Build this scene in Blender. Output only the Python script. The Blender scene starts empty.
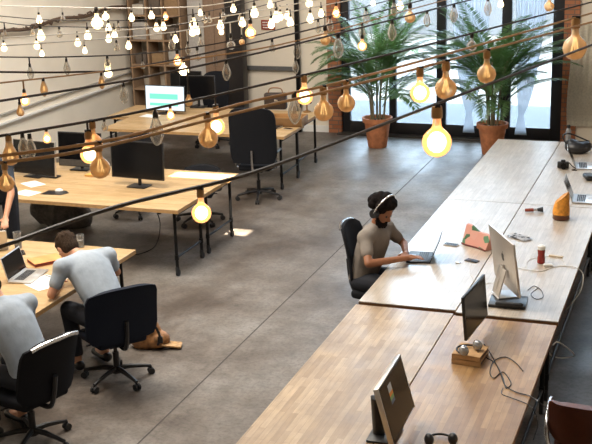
import bpy, bmesh, math, random
from mathutils import Vector, Matrix
random.seed(7)
S = bpy.context.scene
COL = S.collection
# ---------------------------------------------------------------- camera
F_PX, PITCH, YAW, ROLL, CAM_H = 1139.8, .2842, -.35441, .03058, 4.15
_cy, _sy = math.cos(YAW), math.sin(YAW)
_r0 = Vector((_cy, -_sy, 0)); _f0 = Vector((_sy, _cy, 0)); _up = Vector((0, 0, 1))
FWD = math.cos(PITCH)*_f0 - math.sin(PITCH)*_up
_d0 = FWD.cross(_r0)
RIGHT = math.cos(ROLL)*_r0 + math.sin(ROLL)*_d0
DOWN = -math.sin(ROLL)*_r0 + math.cos(ROLL)*_d0
cd = bpy.data.cameras.new('camera'); cam = bpy.data.objects.new('camera', cd); COL.objects.link(cam)
cd.sensor_width = 36; cd.lens = F_PX/592*36; cd.clip_end = 200
mw = Matrix((RIGHT, -DOWN, -FWD)).transposed().to_4x4(); mw.translation = (0, 0, CAM_H)
cam.matrix_world = mw
S.camera = cam

def ray(x, y):
    return RIGHT*((x-296)/F_PX) + DOWN*((y-222)/F_PX) + FWD
def at(x, y, z):
    d = ray(x, y); return Vector((0, 0, CAM_H)) + d*((z-CAM_H)/d.z)
def aty(x, y, Y):
    d = ray(x, y); return Vector((0, 0, CAM_H)) + d*(Y/d.y)

# ---------------------------------------------------------------- world, sun, area lights, exposure
S.view_settings.view_transform = 'Standard'; S.view_settings.look = 'None'
S.view_settings.gamma = 1; S.view_settings.exposure = 0.72
W = bpy.data.worlds.new('sky'); S.world = W; W.use_nodes = True
bg = W.node_tree.nodes['Background']
bg.inputs[0].default_value = (.64, .82, 1.0, 1); bg.inputs[1].default_value = 7.4
def area(name, loc, size, size_y, rot, power, colour, portal=False):
    l = bpy.data.lights.new(name, 'AREA'); l.shape = 'RECTANGLE'; l.size = size; l.size_y = size_y
    l.energy = power; l.color = colour
    o = bpy.data.objects.new(name, l); COL.objects.link(o); o.location = loc; o.rotation_euler = rot
    if portal: l.cycles.is_portal = True
    return o
ROOM = dict(x0=-10.05, x1=3.6, y0=-3.0, y1=18.8, z=7.0)
# added overhead fill lamps, out of view, to lift the hall's ambient light
area('fill_front', (-6.2, 9, 6.9), 3, 3, (0, 0, 0), 430, (1.0, .91, .78))
area('fill_rear', (-5.6, 14.2, 6.9), 4, 2, (0, 0, 0), 190, (1.0, .95, .88))
area('fill_tables', (-2.6, 6.5, 6.9), 2, 3, (0, 0, 0), 75, (1.0, .94, .86))
# daylight coming in through the tall glazed front
area('window_daylight', (-4.15, 19.15, 3.0), 3.9, 6.1, (math.radians(-90), 0, 0), 10, (1, 1, 1), portal=True)
area('added_window_portal', (-.42, 19.15, 4.8), 2.7, 3.1, (math.radians(-90), 0, 0), 10, (1, 1, 1), portal=True)  # portal of the added high window
# sun through a slit in the roof
sun_dir = Vector((-.30, .42, -1)).normalized()
sl = bpy.data.lights.new('sun', 'SUN'); sl.energy = 26; sl.angle = .009; sl.color = (1, .9, .72)
so = bpy.data.objects.new('sun', sl); COL.objects.link(so)
so.rotation_euler = sun_dir.to_track_quat('-Z', 'Y').to_euler(); so.location = (0, 8, 12)

# ---------------------------------------------------------------- materials
def new_mat(name):
    m = bpy.data.materials.new(name); m.use_nodes = True
    nt = m.node_tree; return m, nt, nt.nodes['Principled BSDF']
def setc(b, c, r=.5, metal=0, spec=.5):
    b.inputs['Base Color'].default_value = (*c, 1); b.inputs['Roughness'].default_value = r
    b.inputs['Metallic'].default_value = metal; b.inputs['Specular IOR Level'].default_value = spec
def coords(nt, kind='Object', scale=(1, 1, 1), rot=(0, 0, 0)):
    t = nt.nodes.new('ShaderNodeTexCoord'); mp = nt.nodes.new('ShaderNodeMapping')
    mp.inputs['Scale'].default_value = scale; mp.inputs['Rotation'].default_value = rot
    nt.links.new(t.outputs[kind], mp.inputs[0]); return mp.outputs[0]
def noise(nt, vec, scale, detail=4, rough=.55):
    n = nt.nodes.new('ShaderNodeTexNoise'); n.inputs['Scale'].default_value = scale
    n.inputs['Detail'].default_value = detail; n.inputs['Roughness'].default_value = rough
    nt.links.new(vec, n.inputs['Vector']); return n.outputs['Fac']
def ramp(nt, fac, stops):
    r = nt.nodes.new('ShaderNodeValToRGB'); e = r.color_ramp.elements
    while len(e) < len(stops): e.new(.5)
    for k, (p, c) in enumerate(stops):
        e[k].position = p; e[k].color = (*c, 1) if len(c) == 3 else c
    nt.links.new(fac, r.inputs[0]); return r.outputs[0]
def mixc(nt, a, b, fac, mode='MIX'):
    n = nt.nodes.new('ShaderNodeMix'); n.data_type = 'RGBA'; n.blend_type = mode
    for s, v in ((n.inputs[6], a), (n.inputs[7], b), (n.inputs[0], fac)):
        if hasattr(v, 'is_linked'): nt.links.new(v, s)
        elif isinstance(v, (int, float)): s.default_value = v
        else: s.default_value = (*v, 1)
    return n.outputs[2]
def bump(nt, b, h, strength=.2, dist=.01):
    n = nt.nodes.new('ShaderNodeBump'); n.inputs['Strength'].default_value = strength
    n.inputs['Distance'].default_value = dist
    nt.links.new(h, n.inputs['Height']); nt.links.new(n.outputs[0], b.inputs['Normal'])
def plain(name, c, r=.5, metal=0, spec=.5, var=.12, scale=30):
    m, nt, b = new_mat(name); setc(b, c, r, metal, spec)
    if var:
        f = noise(nt, coords(nt), scale)
        lo = tuple(max(0, v*(1-var)) for v in c); hi = tuple(min(1, v*(1+var)) for v in c)
        nt.links.new(ramp(nt, f, [(.3, lo), (.7, hi)]), b.inputs['Base Color'])
    return m
def wood_mat(name, dark, light, rough, axis='Y', sx=1.0, blotch=.5, coat=0.0):
    m, nt, b = new_mat(name)
    rot = (0, 0, math.radians(90)) if axis == 'Y' else (0, 0, 0)
    v = coords(nt, 'Object', (1, 1, 1), rot)
    br = nt.nodes.new('ShaderNodeTexBrick'); nt.links.new(v, br.inputs['Vector'])
    br.inputs['Scale'].default_value = 1; br.inputs['Brick Width'].default_value = .42*sx
    br.inputs['Row Height'].default_value = .045; br.inputs['Mortar Size'].default_value = .0008
    br.inputs['Color1'].default_value = (*dark, 1); br.inputs['Color2'].default_value = (*light, 1)
    br.inputs['Mortar'].default_value = (*[c*.55 for c in dark], 1); br.offset = .37
    v2 = coords(nt, 'Object', (22, 2.2, 22) if axis == 'Y' else (2.2, 22, 22))
    g = noise(nt, v2, 2.0, 5, .6)
    c1 = mixc(nt, br.outputs['Color'], ramp(nt, g, [(.3, (.62, .60, .58)), (.7, (1.0, 1.0, 1.0))]), .7, 'MULTIPLY')
    n2 = noise(nt, coords(nt), 2.3, 4, .6)
    c2 = mixc(nt, c1, ramp(nt, n2, [(.35, (.66, .62, .58)), (.62, (1, 1, 1))]), blotch, 'MULTIPLY')
    nt.links.new(c2, b.inputs['Base Color'])
    n3 = noise(nt, coords(nt), 5, 3)
    mr = nt.nodes.new('ShaderNodeMapRange'); nt.links.new(n3, mr.inputs[0])
    mr.inputs[1].default_value = .3; mr.inputs[2].default_value = .7
    mr.inputs[3].default_value = rough*.8; mr.inputs[4].default_value = rough*1.25
    nt.links.new(mr.outputs[0], b.inputs['Roughness'])
    b.inputs['Coat Weight'].default_value = coat; b.inputs['Coat Roughness'].default_value = .34
    return m
M = {}
M['table'] = wood_mat('oak_staves_lacquered', (.52, .44, .35), (.63, .55, .46), .38, 'Y', 1.0, .35, 1.0)  # base colour paled to carry window sheen on the far tops
M['table_old'] = wood_mat('beech_staves_worn', (.38, .25, .13), (.56, .40, .235), .42, 'Y', 1.0, .85, .35)
M['table_near'] = wood_mat('oak_staves_near', (.36, .20, .085), (.54, .34, .16), .38, 'Y', 1.0, .8, .45)
M['desk'] = wood_mat('pale_oak_desk', (.53, .35, .17), (.66, .46, .25), .42, 'X', 3.0, .25)
M['edge'] = plain('wood_edge', (.20, .09, .035), .5)
M['deskedge'] = plain('pale_wood_edge', (.50, .30, .13), .5)
M['black'] = plain('black_plastic', (.012, .012, .014), .38)
M['blackfab'] = plain('black_mesh_fabric', (.010, .011, .015), .85, spec=.2, scale=200)
M['navyfab'] = plain('dark_navy_fabric', (.011, .015, .027), .85, spec=.2, scale=200)
M['blackmetal'] = plain('black_steel', (.012, .012, .013), .4, .6)
M['chrome'] = plain('brushed_aluminium', (.62, .63, .65), .25, 1, var=.05)
M['alu'] = plain('anodised_aluminium', (.60, .58, .56), .38, .85, var=.04)
M['leather'] = plain('brown_leather', (.115, .032, .014), .45, scale=12)
M['white'] = plain('white_paint', (.80, .79, .77), .5, var=.03)
M['paper'] = plain('white_paper', (.86, .86, .88), .8, var=.02)
M['rubber'] = plain('rubber', (.02, .02, .022), .7)
M['keys'] = plain('dark_keys', (.03, .03, .035), .5)
M['screen'] = plain('dark_screen_glass', (.006, .006, .007), .16, var=0, spec=.22)
M['terracotta'] = plain('terracotta', (.50, .19, .085), .8, var=.2, scale=14)
M['soil'] = plain('soil', (.03, .02, .012), .95)
M['stem'] = plain('palm_stem', (.20, .17, .10), .6)
M['leaf'] = plain('palm_leaf', (.075, .15, .06), .32, var=.5, scale=6)
_nt = M['leaf'].node_tree; _t = _nt.nodes.new('ShaderNodeBsdfTranslucent'); _t.inputs[0].default_value = (.16, .30, .08, 1); _m = _nt.nodes.new('ShaderNodeMixShader'); _m.inputs[0].default_value = .35
_nt.links.new(_nt.nodes['Principled BSDF'].outputs[0], _m.inputs[1]); _nt.links.new(_t.outputs[0], _m.inputs[2]); _nt.links.new(_m.outputs[0], _nt.nodes['Material Output'].inputs[0])
M['skin_a'] = plain('skin_warm_brown', (.30, .125, .062), .5, var=.08)
M['skin_b'] = plain('skin_light', (.56, .28, .17), .5, var=.08)
M['hair_black'] = plain('black_hair', (.010, .008, .008), .95, spec=.1, var=.4, scale=80)
M['hair_brown'] = plain('greying_brown_hair', (.040, .026, .018), .95, spec=.1, var=.5, scale=90)
M['denim'] = plain('dark_denim', (.015, .018, .028), .85)
def shirt(name, c, stripes=None):
    m, nt, b = new_mat(name); setc(b, c, .85)
    f = noise(nt, coords(nt), 9, 5)
    nt.links.new(ramp(nt, f, [(.35, tuple(v*.86 for v in c)), (.65, tuple(min(1, v*1.06) for v in c))]), b.inputs['Base Color'])
    bump(nt, b, noise(nt, coords(nt, 'Object', (1.5, 1.5, .7)), 8, 3), .3, .02)
    return m
M['shirt_blue'] = shirt('pale_blue_shirt', (.35, .41, .49))
M['shirt_grey'] = shirt('taupe_grey_tshirt', (.235, .205, .18))
M['shirt_navy'] = shirt('charcoal_navy_shirt', (.030, .038, .055))
def emit(name, c, s):
    m = bpy.data.materials.new(name); m.use_nodes = True; nt = m.node_tree; nt.nodes.clear()
    e = nt.nodes.new('ShaderNodeEmission'); o = nt.nodes.new('ShaderNodeOutputMaterial')
    e.inputs[0].default_value = (*c, 1); e.inputs[1].default_value = s
    nt.links.new(e.outputs[0], o.inputs[0]); return m
def glassy(name, tint, opacity, body, rough=.08, glow=None):
    """thin glass: a tinted see-through shell, a glossy skin, some milky body"""
    m = bpy.data.materials.new(name); m.use_nodes = True; nt = m.node_tree; nt.nodes.clear()
    o = nt.nodes.new('ShaderNodeOutputMaterial'); t = nt.nodes.new('ShaderNodeBsdfTransparent')
    t.inputs[0].default_value = (*tint, 1)
    g = nt.nodes.new('ShaderNodeBsdfPrincipled'); setc(g, body, rough)
    if glow: g.inputs['Emission Color'].default_value = (*glow[0], 1); g.inputs['Emission Strength'].default_value = glow[1]
    mx = nt.nodes.new('ShaderNodeMixShader')
    f = nt.nodes.new('ShaderNodeFresnel'); f.inputs[0].default_value = 1.45
    ad = nt.nodes.new('ShaderNodeMath'); ad.operation = 'ADD'; ad.use_clamp = True
    ad.inputs[1].default_value = opacity; nt.links.new(f.outputs[0], ad.inputs[0])
    nt.links.new(ad.outputs[0], mx.inputs[0]); nt.links.new(t.outputs[0], mx.inputs[1])
    nt.links.new(g.outputs[0], mx.inputs[2]); nt.links.new(mx.outputs[0], o.inputs[0]); return m
M['pane'] = glassy('window_glass', (.97, .99, 1), .02, (.8, .85, .9))
M['drinkglass'] = glassy('drinking_glass', (.86, .88, .9), .18, (.6, .6, .6))
M['bulb_clear'] = glassy('clear_bulb_glass', (.97, .96, .94), .22, (.95, .93, .88), .12)
M['bulb_amber'] = glassy('amber_bulb_glass', (.97, .86, .68), .55, (.86, .68, .44), .25)
M['bulb_lit'] = glassy('lit_amber_bulb_glass', (1, .95, .88), .45, (.55, .24, .07), .2, ((1, .52, .22), .5))
M['bulb_lit_white'] = glassy('lit_clear_bulb_glass', (1, .95, .86), .22, (.9, .85, .7), .15, ((1, .80, .52), 1.2))
M['glow'] = emit('filament_glow', (1, .76, .46), 8)
M['glow_dim'] = emit('dim_filament', (1, .62, .26), 2.2)
M['brass'] = plain('aged_brass_socket', (.36, .20, .08), .4, .6)
M['socket'] = plain('bakelite_socket', (.018, .014, .012), .45)
M['wire_black'] = plain('black_cable', (.035, .023, .018), .5)
M['wire_copper'] = plain('copper_brown_cable', (.46, .25, .10), .45)
M['wire_white'] = plain('white_cable', (.78, .74, .68), .5)

# ---------------------------------------------------------------- geometry helpers
def bm_new(): return bmesh.new()
def box(bm, c, s, bev=0, rot=None, seg=2):
    r = bmesh.ops.create_cube(bm, size=1); vs = r['verts']
    for v in vs: v.co = Vector((v.co.x*s[0], v.co.y*s[1], v.co.z*s[2]))
    if bev:
        es = list({e for v in vs for e in v.link_edges})
        rr = bmesh.ops.bevel(bm, geom=es, offset=bev, segments=seg, affect='EDGES', profile=.5)
        vs = list({v for f in rr['faces'] for v in f.verts} | {v for v in vs if v.is_valid})
    if rot is not None:
        for v in vs: v.co = rot @ v.co
    for v in vs: v.co += Vector(c)
    return vs
def cone(bm, p0, p1, r0, r1=None, n=14):
    p0, p1 = Vector(p0), Vector(p1); r1 = r0 if r1 is None else r1
    d = p1-p0; L = d.length
    if L < 1e-6: return []
    q = d.to_track_quat('Z', 'Y').to_matrix()
    r = bmesh.ops.create_cone(bm, cap_ends=True, segments=n, radius1=r0, radius2=max(r1, 1e-5), depth=L)
    for v in r['verts']: v.co = q @ v.co + (p0+p1)/2
    return r['verts']
def ball(bm, c, r, s=(1, 1, 1), u=14, v=10, rot=None):
    q = bmesh.ops.create_uvsphere(bm, u_segments=u, v_segments=v, radius=r)['verts']
    for w in q:
        w.co = Vector((w.co.x*s[0], w.co.y*s[1], w.co.z*s[2]))
        if rot is not None: w.co = rot @ w.co
        w.co += Vector(c)
    return q
def caps(bm, p0, p1, r0, r1, n=12):
    cone(bm, p0, p1, r0, r1, n); ball(bm, p0, r0, u=n, v=8); ball(bm, p1, r1, u=n, v=8)
def tube(bm, pts, r, n=8, closed=False):
    pts = [Vector(p) for p in pts]; rings = []; N = len(pts)
    prev = None
    for i, p in enumerate(pts):
        a = pts[max(i-1, 0)]; b = pts[min(i+1, N-1)]; d = (b-a).normalized()
        if prev is None: x = d.orthogonal().normalized()
        else:
            x = prev-d*prev.dot(d)
            x = x.normalized() if x.length > 1e-5 else d.orthogonal().normalized()
        prev = x; y = d.cross(x); rr = r[i] if isinstance(r, (list, tuple)) else r
        rings.append([bm.verts.new(p+(x*math.cos(k*2*math.pi/n)+y*math.sin(k*2*math.pi/n))*rr) for k in range(n)])
    for A, B in zip(rings, rings[1:]):
        for k in range(n): bm.faces.new((A[k], A[(k+1) % n], B[(k+1) % n], B[k]))
    bm.faces.new(rings[0][::-1]); bm.faces.new(rings[-1])
def smooth_pts(pts, k=6):
    pts = [Vector(p) for p in pts]; out = []
    for i in range(len(pts)-1):
        p0, p1, p2, p3 = pts[max(i-1, 0)], pts[i], pts[i+1], pts[min(i+2, len(pts)-1)]
        for j in range(k):
            t = j/k
            out.append(.5*((2*p1)+(p2-p0)*t+(2*p0-5*p1+4*p2-p3)*t*t+(3*p1-p0-3*p2+p3)*t**3))
    out.append(pts[-1]); return out
def lathe(bm, prof, c=(0, 0, 0), n=20, cap=True):
    c = Vector(c); rings = []
    for r, z in prof:
        rings.append([bm.verts.new(c+Vector((r*math.cos(k*2*math.pi/n), r*math.sin(k*2*math.pi/n), z))) for k in range(n)])
    for A, B in zip(rings, rings[1:]):
        for k in range(n): bm.faces.new((A[k], A[(k+1) % n], B[(k+1) % n], B[k]))
    if cap: bm.faces.new(rings[0][::-1]); bm.faces.new(rings[-1])
def prism(bm, pts2, z0, z1):
    a = [bm.verts.new((x, y, z0)) for x, y in pts2]; b = [bm.verts.new((x, y, z1)) for x, y in pts2]
    bm.faces.new(a[::-1]); bm.faces.new(b); n = len(a)
    for k in range(n): bm.faces.new((a[k], a[(k+1) % n], b[(k+1) % n], b[k]))
def curved_panel(bm, w, h, t, bow, z0, x0, lean=0, nx=10, nz=10, topround=.25):
    """a chair back: shell of width w (y), height h (z), thickness t, curved round the sitter"""
    g = {}
    for s in (0, 1):
        for j in range(nz+1):
            fz = j/nz
            ww = w
            if topround:
                e = max(0, fz-(1-topround))/topround; ww = w*(1-.20*e**2.2)
                e2 = max(0, .22-fz)/.22; ww *= (1-.14*e2**2)
            for i in range(nx+1):
                u = i/nx*2-1
                y = u*ww/2; z = z0+h*fz - (.03*(abs(u)**3) if j == nz else 0)
                edge = (abs(u)**6)*.5*t
                x = x0+bow*u*u-lean*fz+.02*math.sin(fz*3.1)+(s-.5)*(t-edge*1.2)
                g[s, i, j] = bm.verts.new((x, y, z))
    for j in range(nz):
        for i in range(nx):
            bm.faces.new((g[0, i, j], g[0, i, j+1], g[0, i+1, j+1], g[0, i+1, j]))
            bm.faces.new((g[1, i, j], g[1, i+1, j], g[1, i+1, j+1], g[1, i, j+1]))
    for j in range(nz):
        for i in (0, nx):
            f = (g[0, i, j], g[1, i, j], g[1, i, j+1], g[0, i, j+1]); bm.faces.new(f if i == 0 else f[::-1])
    for i in range(nx):
        for j in (0, nz):
            f = (g[0, i, j], g[0, i+1, j], g[1, i+1, j], g[1, i, j]); bm.faces.new(f if j == 0 else f[::-1])
def obj(name, bm, mat, parent=None, smooth=True, loc=None):
    bmesh.ops.recalc_face_normals(bm, faces=bm.faces)
    me = bpy.data.meshes.new(name); bm.to_mesh(me); bm.free()
    if isinstance(mat, (list, tuple)):
        for m in mat: me.materials.append(m)
    else: me.materials.append(mat)
    o = bpy.data.objects.new(name, me); COL.objects.link(o)
    if smooth:
        me.polygons.foreach_set('use_smooth', [True]*len(me.polygons))
        me.set_sharp_from_angle(angle=math.radians(38))
    if parent: o.parent = parent
    if loc: o.location = loc
    return o
def tag(o, label, cat, group=None):
    o['label'] = label; o['category'] = cat
    if group: o['group'] = group
    return o
def thing(name, label, cat, loc=(0, 0, 0), rz=0, group=None):
    o = bpy.data.objects.new(name, None); COL.objects.link(o); o.location = loc; o.rotation_euler = (0, 0, rz)
    o.empty_display_size = .1
    return tag(o, label, cat, group)
def solo(name, bm, mat, label, cat, loc=(0, 0, 0), rz=0, group=None, smooth=True):
    o = obj(name, bm, mat, None, smooth); o.location = loc; o.rotation_euler = (0, 0, rz)
    return tag(o, label, cat, group)
def struct(name, bm, mat, smooth=False):
    o = obj(name, bm, mat, None, smooth); o['kind'] = 'structure'; return o
def dup(root, loc, rz, label, group=None):
    r = root.copy(); COL.objects.link(r); r.location = loc; r.rotation_euler = (0, 0, rz)
    r['label'] = label
    if group: r['group'] = group
    for ch in list(root.children):
        c = ch.copy(); COL.objects.link(c); c.parent = r
        for g in list(ch.children):
            d = g.copy(); COL.objects.link(d); d.parent = c
    return r
def fuse(bm, voxel, smooth_it=4):
    """one continuous skin from overlapping closed pieces"""
    me = bpy.data.meshes.new('t'); bmesh.ops.recalc_face_normals(bm, faces=bm.faces); bm.to_mesh(me); bm.free()
    o = bpy.data.objects.new('t', me); COL.objects.link(o)
    r = o.modifiers.new('r', 'REMESH'); r.mode = 'VOXEL'; r.voxel_size = voxel
    s = o.modifiers.new('s', 'SMOOTH'); s.iterations = smooth_it; s.factor = .5
    dg = bpy.context.evaluated_depsgraph_get()
    out = bpy.data.meshes.new_from_object(o.evaluated_get(dg)); b2 = bmesh.new(); b2.from_mesh(out)
    bpy.data.objects.remove(o); bpy.data.meshes.remove(me); bpy.data.meshes.remove(out)
    return b2

# ---------------------------------------------------------------- structure
X0, X1, Y0, Y1, ZC = ROOM['x0'], ROOM['x1'], ROOM['y0'], ROOM['y1'], ROOM['z']
# floor: polished, stained concrete with saw cuts
m, nt, b = new_mat('polished_concrete'); v = coords(nt)
n1 = noise(nt, v, .75, 6, .62); n2 = noise(nt, v, 5.5, 7, .7); n3 = noise(nt, coords(nt, 'Object', (1, .35, 1)), 2.1, 4, .6)
c = ramp(nt, n1, [(.36, (.100, .080, .066)), (.50, (.180, .158, .140)), (.64, (.250, .236, .222))])
c = mixc(nt, c, ramp(nt, n2, [(.32, (.66, .65, .64)), (.6, (1.08, 1.06, 1.04))]), .75, 'MULTIPLY')
n4 = noise(nt, v, 26, 6, .75); c = mixc(nt, c, ramp(nt, n4, [(.38, (.66, .65, .64)), (.54, (1.05, 1.04, 1.04))]), .8, 'MULTIPLY')
c = mixc(nt, c, ramp(nt, n3, [(.34, (.70, .67, .64)), (.58, (1, 1, 1))]), .7, 'MULTIPLY')
nt.links.new(c, b.inputs['Base Color'])
mr = nt.nodes.new('ShaderNodeMapRange'); nt.links.new(n3, mr.inputs[0])
for i_, v_ in ((1, .3), (2, .7), (3, .34), (4, .60)): mr.inputs[i_].default_value = v_
nt.links.new(mr.outputs[0], b.inputs['Roughness']); bump(nt, b, n2, .12, .004); b.inputs['Specular IOR Level'].default_value = .36
M['floor'] = m
CUT = at(240, 345, 0).x
bm = bm_new(); box(bm, ((X0+X1)/2, (Y0+Y1)/2, -.1), (X1-X0, Y1-Y0, .2)); struct('floor', bm, M['floor'])
M['cut'] = plain('saw_cut_filler', (.055, .047, .042), .8)
cuts = [((CUT, Y0), (CUT, Y1)), ((X0, 12.95), (CUT, 12.95)), ((X0, 7.3), (CUT, 7.3))]
for k, ((ax, ay), (bx_, by)) in enumerate(cuts[:1]):
    bm = bm_new(); box(bm, ((ax+bx_)/2, (ay+by)/2, .0005), (abs(bx_-ax)+.012, abs(by-ay)+.014, .003))
    struct('trim_%d' % (k+1), bm, M['cut'])
def wallmat(name, c, var=.05):
    m, nt, b = new_mat(name); setc(b, c, .85)
    nt.links.new(ramp(nt, noise(nt, coords(nt), 1.6, 6), [(.3, tuple(v*(1-var) for v in c)), (.7, tuple(min(1, v*(1+var)) for v in c))]), b.inputs['Base Color'])
    bump(nt, b, noise(nt, coords(nt), 18, 4), .15, .01); return m
M['wall'] = wallmat('painted_plaster_warm', (.76, .68, .57))
M['wall_l'] = wallmat('painted_plaster_left', (.92, .85, .73))
M['ceil'] = wallmat('ceiling_boards', (.35, .30, .25))
m, nt, b = new_mat('brick'); setc(b, (.3, .1, .06), .85)
br = nt.nodes.new('ShaderNodeTexBrick'); nt.links.new(coords(nt, 'Object', (1, 1, 1), (math.radians(90), 0, 0)), br.inputs['Vector'])
br.inputs['Scale'].default_value = 1; br.inputs['Brick Width'].default_value = .21; br.inputs['Row Height'].default_value = .075
br.inputs['Mortar Size'].default_value = .008
br.inputs['Color1'].default_value = (.30, .105, .05, 1); br.inputs['Color2'].default_value = (.42, .17, .08, 1)
br.inputs['Mortar'].default_value = (.16, .11, .085, 1); nt.links.new(br.outputs['Color'], b.inputs['Base Color'])
M['brick'] = m
WX0, WX1 = -6.03, -2.26     # opening of the glazed front (outer frame edges)
WTOP = 6.0
bm = bm_new(); box(bm, ((X0+WX0-.24)/2, Y1+.15, ZC/2), (WX0-.24-X0, .3, ZC))
CX0, CX1, CZ0, CZ1 = -1.75, .9, 3.3, 6.3      # added high window, out of view, giving the right tables sheen
for (xa, xb, za, zb) in ((WX1+.24, CX0, 0, ZC), (CX1, X1, 0, ZC), (CX0, CX1, 0, CZ0), (CX0, CX1, CZ1, ZC)):
    box(bm, ((xa+xb)/2, Y1+.15, (za+zb)/2), (xb-xa, .3, zb-za))
box(bm, ((WX0+WX1)/2, Y1+.15, (WTOP+ZC)/2), (WX1-WX0+.48, .3, ZC-WTOP)); struct('wall_back', bm, M['wall'])
bm = bm_new(); box(bm, (WX0-.12, Y1+.13, WTOP/2), (.24, .34, WTOP)); box(bm, (WX1+.12, Y1+.13, WTOP/2), (.24, .34, WTOP))
struct('trim_2', bm, M['brick'])
bm = bm_new(); box(bm, (X0-.15, (Y0+Y1)/2, ZC/2), (.3, Y1-Y0+.6, ZC)); struct('wall_left', bm, M['wall_l'])
bm = bm_new(); box(bm, (X1+.15, (Y0+Y1)/2, ZC/2), (.3, Y1-Y0+.6, ZC)); struct('wall_right', bm, M['wall'])
bm = bm_new(); box(bm, ((X0+X1)/2, Y0-.15, ZC/2), (X1-X0, .3, ZC)); struct('wall_front', bm, M['wall'])
# ceiling with a roof slit that lets the sun onto the middle desks
slits = []
for p0, sx, sy in ((at(213, 176, .80), 1.15, .34),):
    q = p0 - sun_dir*((ZC+.1-.75)/(-sun_dir.z))
    slits.append((q.x, q.y, sx, sy))
qx, qy, sx, sy = slits[0]
bm = bm_new()
for (xa, xb, ya, yb) in ((X0, qx-sx/2, Y0, Y1), (qx+sx/2, X1, Y0, Y1), (qx-sx/2, qx+sx/2, Y0, qy-sy/2), (qx-sx/2, qx+sx/2, qy+sy/2, Y1)):
    box(bm, ((xa+xb)/2, (ya+yb)/2, ZC+.1), (xb-xa, yb-ya, .2))
struct('ceiling', bm, M['ceil'])
# ledge and wainscot along the left wall
zl = .87
bm = bm_new(); box(bm, (X0+.03, (Y0+Y1)/2, zl), (.06, Y1-Y0, .035), .006); struct('trim_3', bm, M['white'])
bm = bm_new(); box(bm, (X0+.02, (Y0+Y1)/2, zl+.14), (.04, Y1-Y0, .03), .008); struct('trim_4', bm, plain('grey_rail_paint', (.42, .40, .37), .6))
bm = bm_new(); box(bm, (WX0-1.2-.25, Y1-.01, .06), (2.4, .02, .12)); struct('baseboard_back', bm, M['white'])
# glazed front: frame, mullions, panes
fr = plain('dark_steel_frame', (.018, .018, .022), .45)
bm = bm_new(); YF = Y1+.06
mull = [aty(392, 60, Y1).x, aty(441, 60, Y1).x, aty(506, 60, Y1).x]
for x, w in [(WX0+.07, .14)]+[(mull[0], .12), (mull[1], .16), (mull[2], .16)]+[(WX1-.09, .18)]:
    box(bm, (x, YF, WTOP/2), (w, .10, WTOP), .006)
for z, h in ((.11, .22), (WTOP-.06, .12)):
    box(bm, ((WX0+WX1)/2, YF, z), (WX1-WX0, .09, h), .006)
wf = struct('window_1', bm, fr, True)
xs = [WX0+.14, mull[0], mull[1], mull[2], WX1-.18]
for a, b_ in zip(xs, xs[1:]):
    bm = bm_new(); box(bm, ((a+b_)/2, YF, WTOP/2+.05), (b_-a, .008, WTOP-.3)); obj('window_pane', bm, M['pane'], wf, False)
bm = bm_new()
for k in range(5): box(bm, (CX0+.04+k*(CX1-CX0-.08)/4, YF, (CZ0+CZ1)/2), (.08, .09, CZ1-CZ0), .006)
for z in (CZ0+.04, CZ1-.04): box(bm, ((CX0+CX1)/2, YF, z), (CX1-CX0, .08, .08), .006)
wf2 = struct('window_added', bm, fr, True)  # frame of the unseen window added for table sheen
for k in range(4):
    xa = CX0+.08+k*(CX1-CX0-.08)/4; bm = bm_new(); box(bm, (xa+(CX1-CX0-.24)/8, YF, (CZ0+CZ1)/2), ((CX1-CX0)/4-.10, .008, CZ1-CZ0-.16)); obj('window_pane', bm, M['pane'], wf2, False)
bm = bm_new(); box(bm, ((WX0+WX1)/2, Y1-.06, .012), (WX1-WX0+.1, .22, .024), .006)
struct('door_sill', bm, plain('dark_threshold', (.06, .05, .045), .5))
# outside: pavement and the house across the way, albedo lowered against overexposure
bm = bm_new(); box(bm, (-4, Y1+12.3, -.12), (60, 24, .2)); struct('ground_outside', bm, plain('grey_pavement', (.066, .071, .076), .8, var=.16, scale=.8))
bm = bm_new(); box(bm, (-12, Y1+14, 1.6), (26, .4, 3.2))
o = struct('wall_outside', bm, plain('distant_blue_grey_wall', (.062, .070, .080), .9, var=.2, scale=.5))

# left corner: steel post, shelves, white column, cabinet, steel column, pipe
def column(name, x, y, w, d, mat, label, z1=ZC, cat='column'):
    bm = bm_new(); box(bm, (0, 0, z1/2), (w, d, z1), .01); o = obj(name, bm, mat, None, True, (x, y, 0)); o['kind'] = 'structure'; return o
column('trim_7', X0+.06, Y1-.1, .12, .12, M['blackmetal'], '')
column('trim_8', -7.84, Y1-.35, .30, .22, plain('black_painted_column', (.022, .018, .018), .5), '')
column('trim_9', -8.62, Y1-.14, .34, .26, plain('pale_grey_pillar', (.50, .48, .46), .7), '')
column('trim_10', aty(297, 40, Y1-.1).x, Y1-.08, .075, .075, M['blackmetal'], '')
bm = bm_new(); box(bm, ((-7.7+-6.9)/2, Y1-.03, aty(272, 68, Y1).z), (1.0, .05, .07)); struct('trim_6', bm, plain('grey_dado', (.10, .10, .10), .6))

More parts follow.
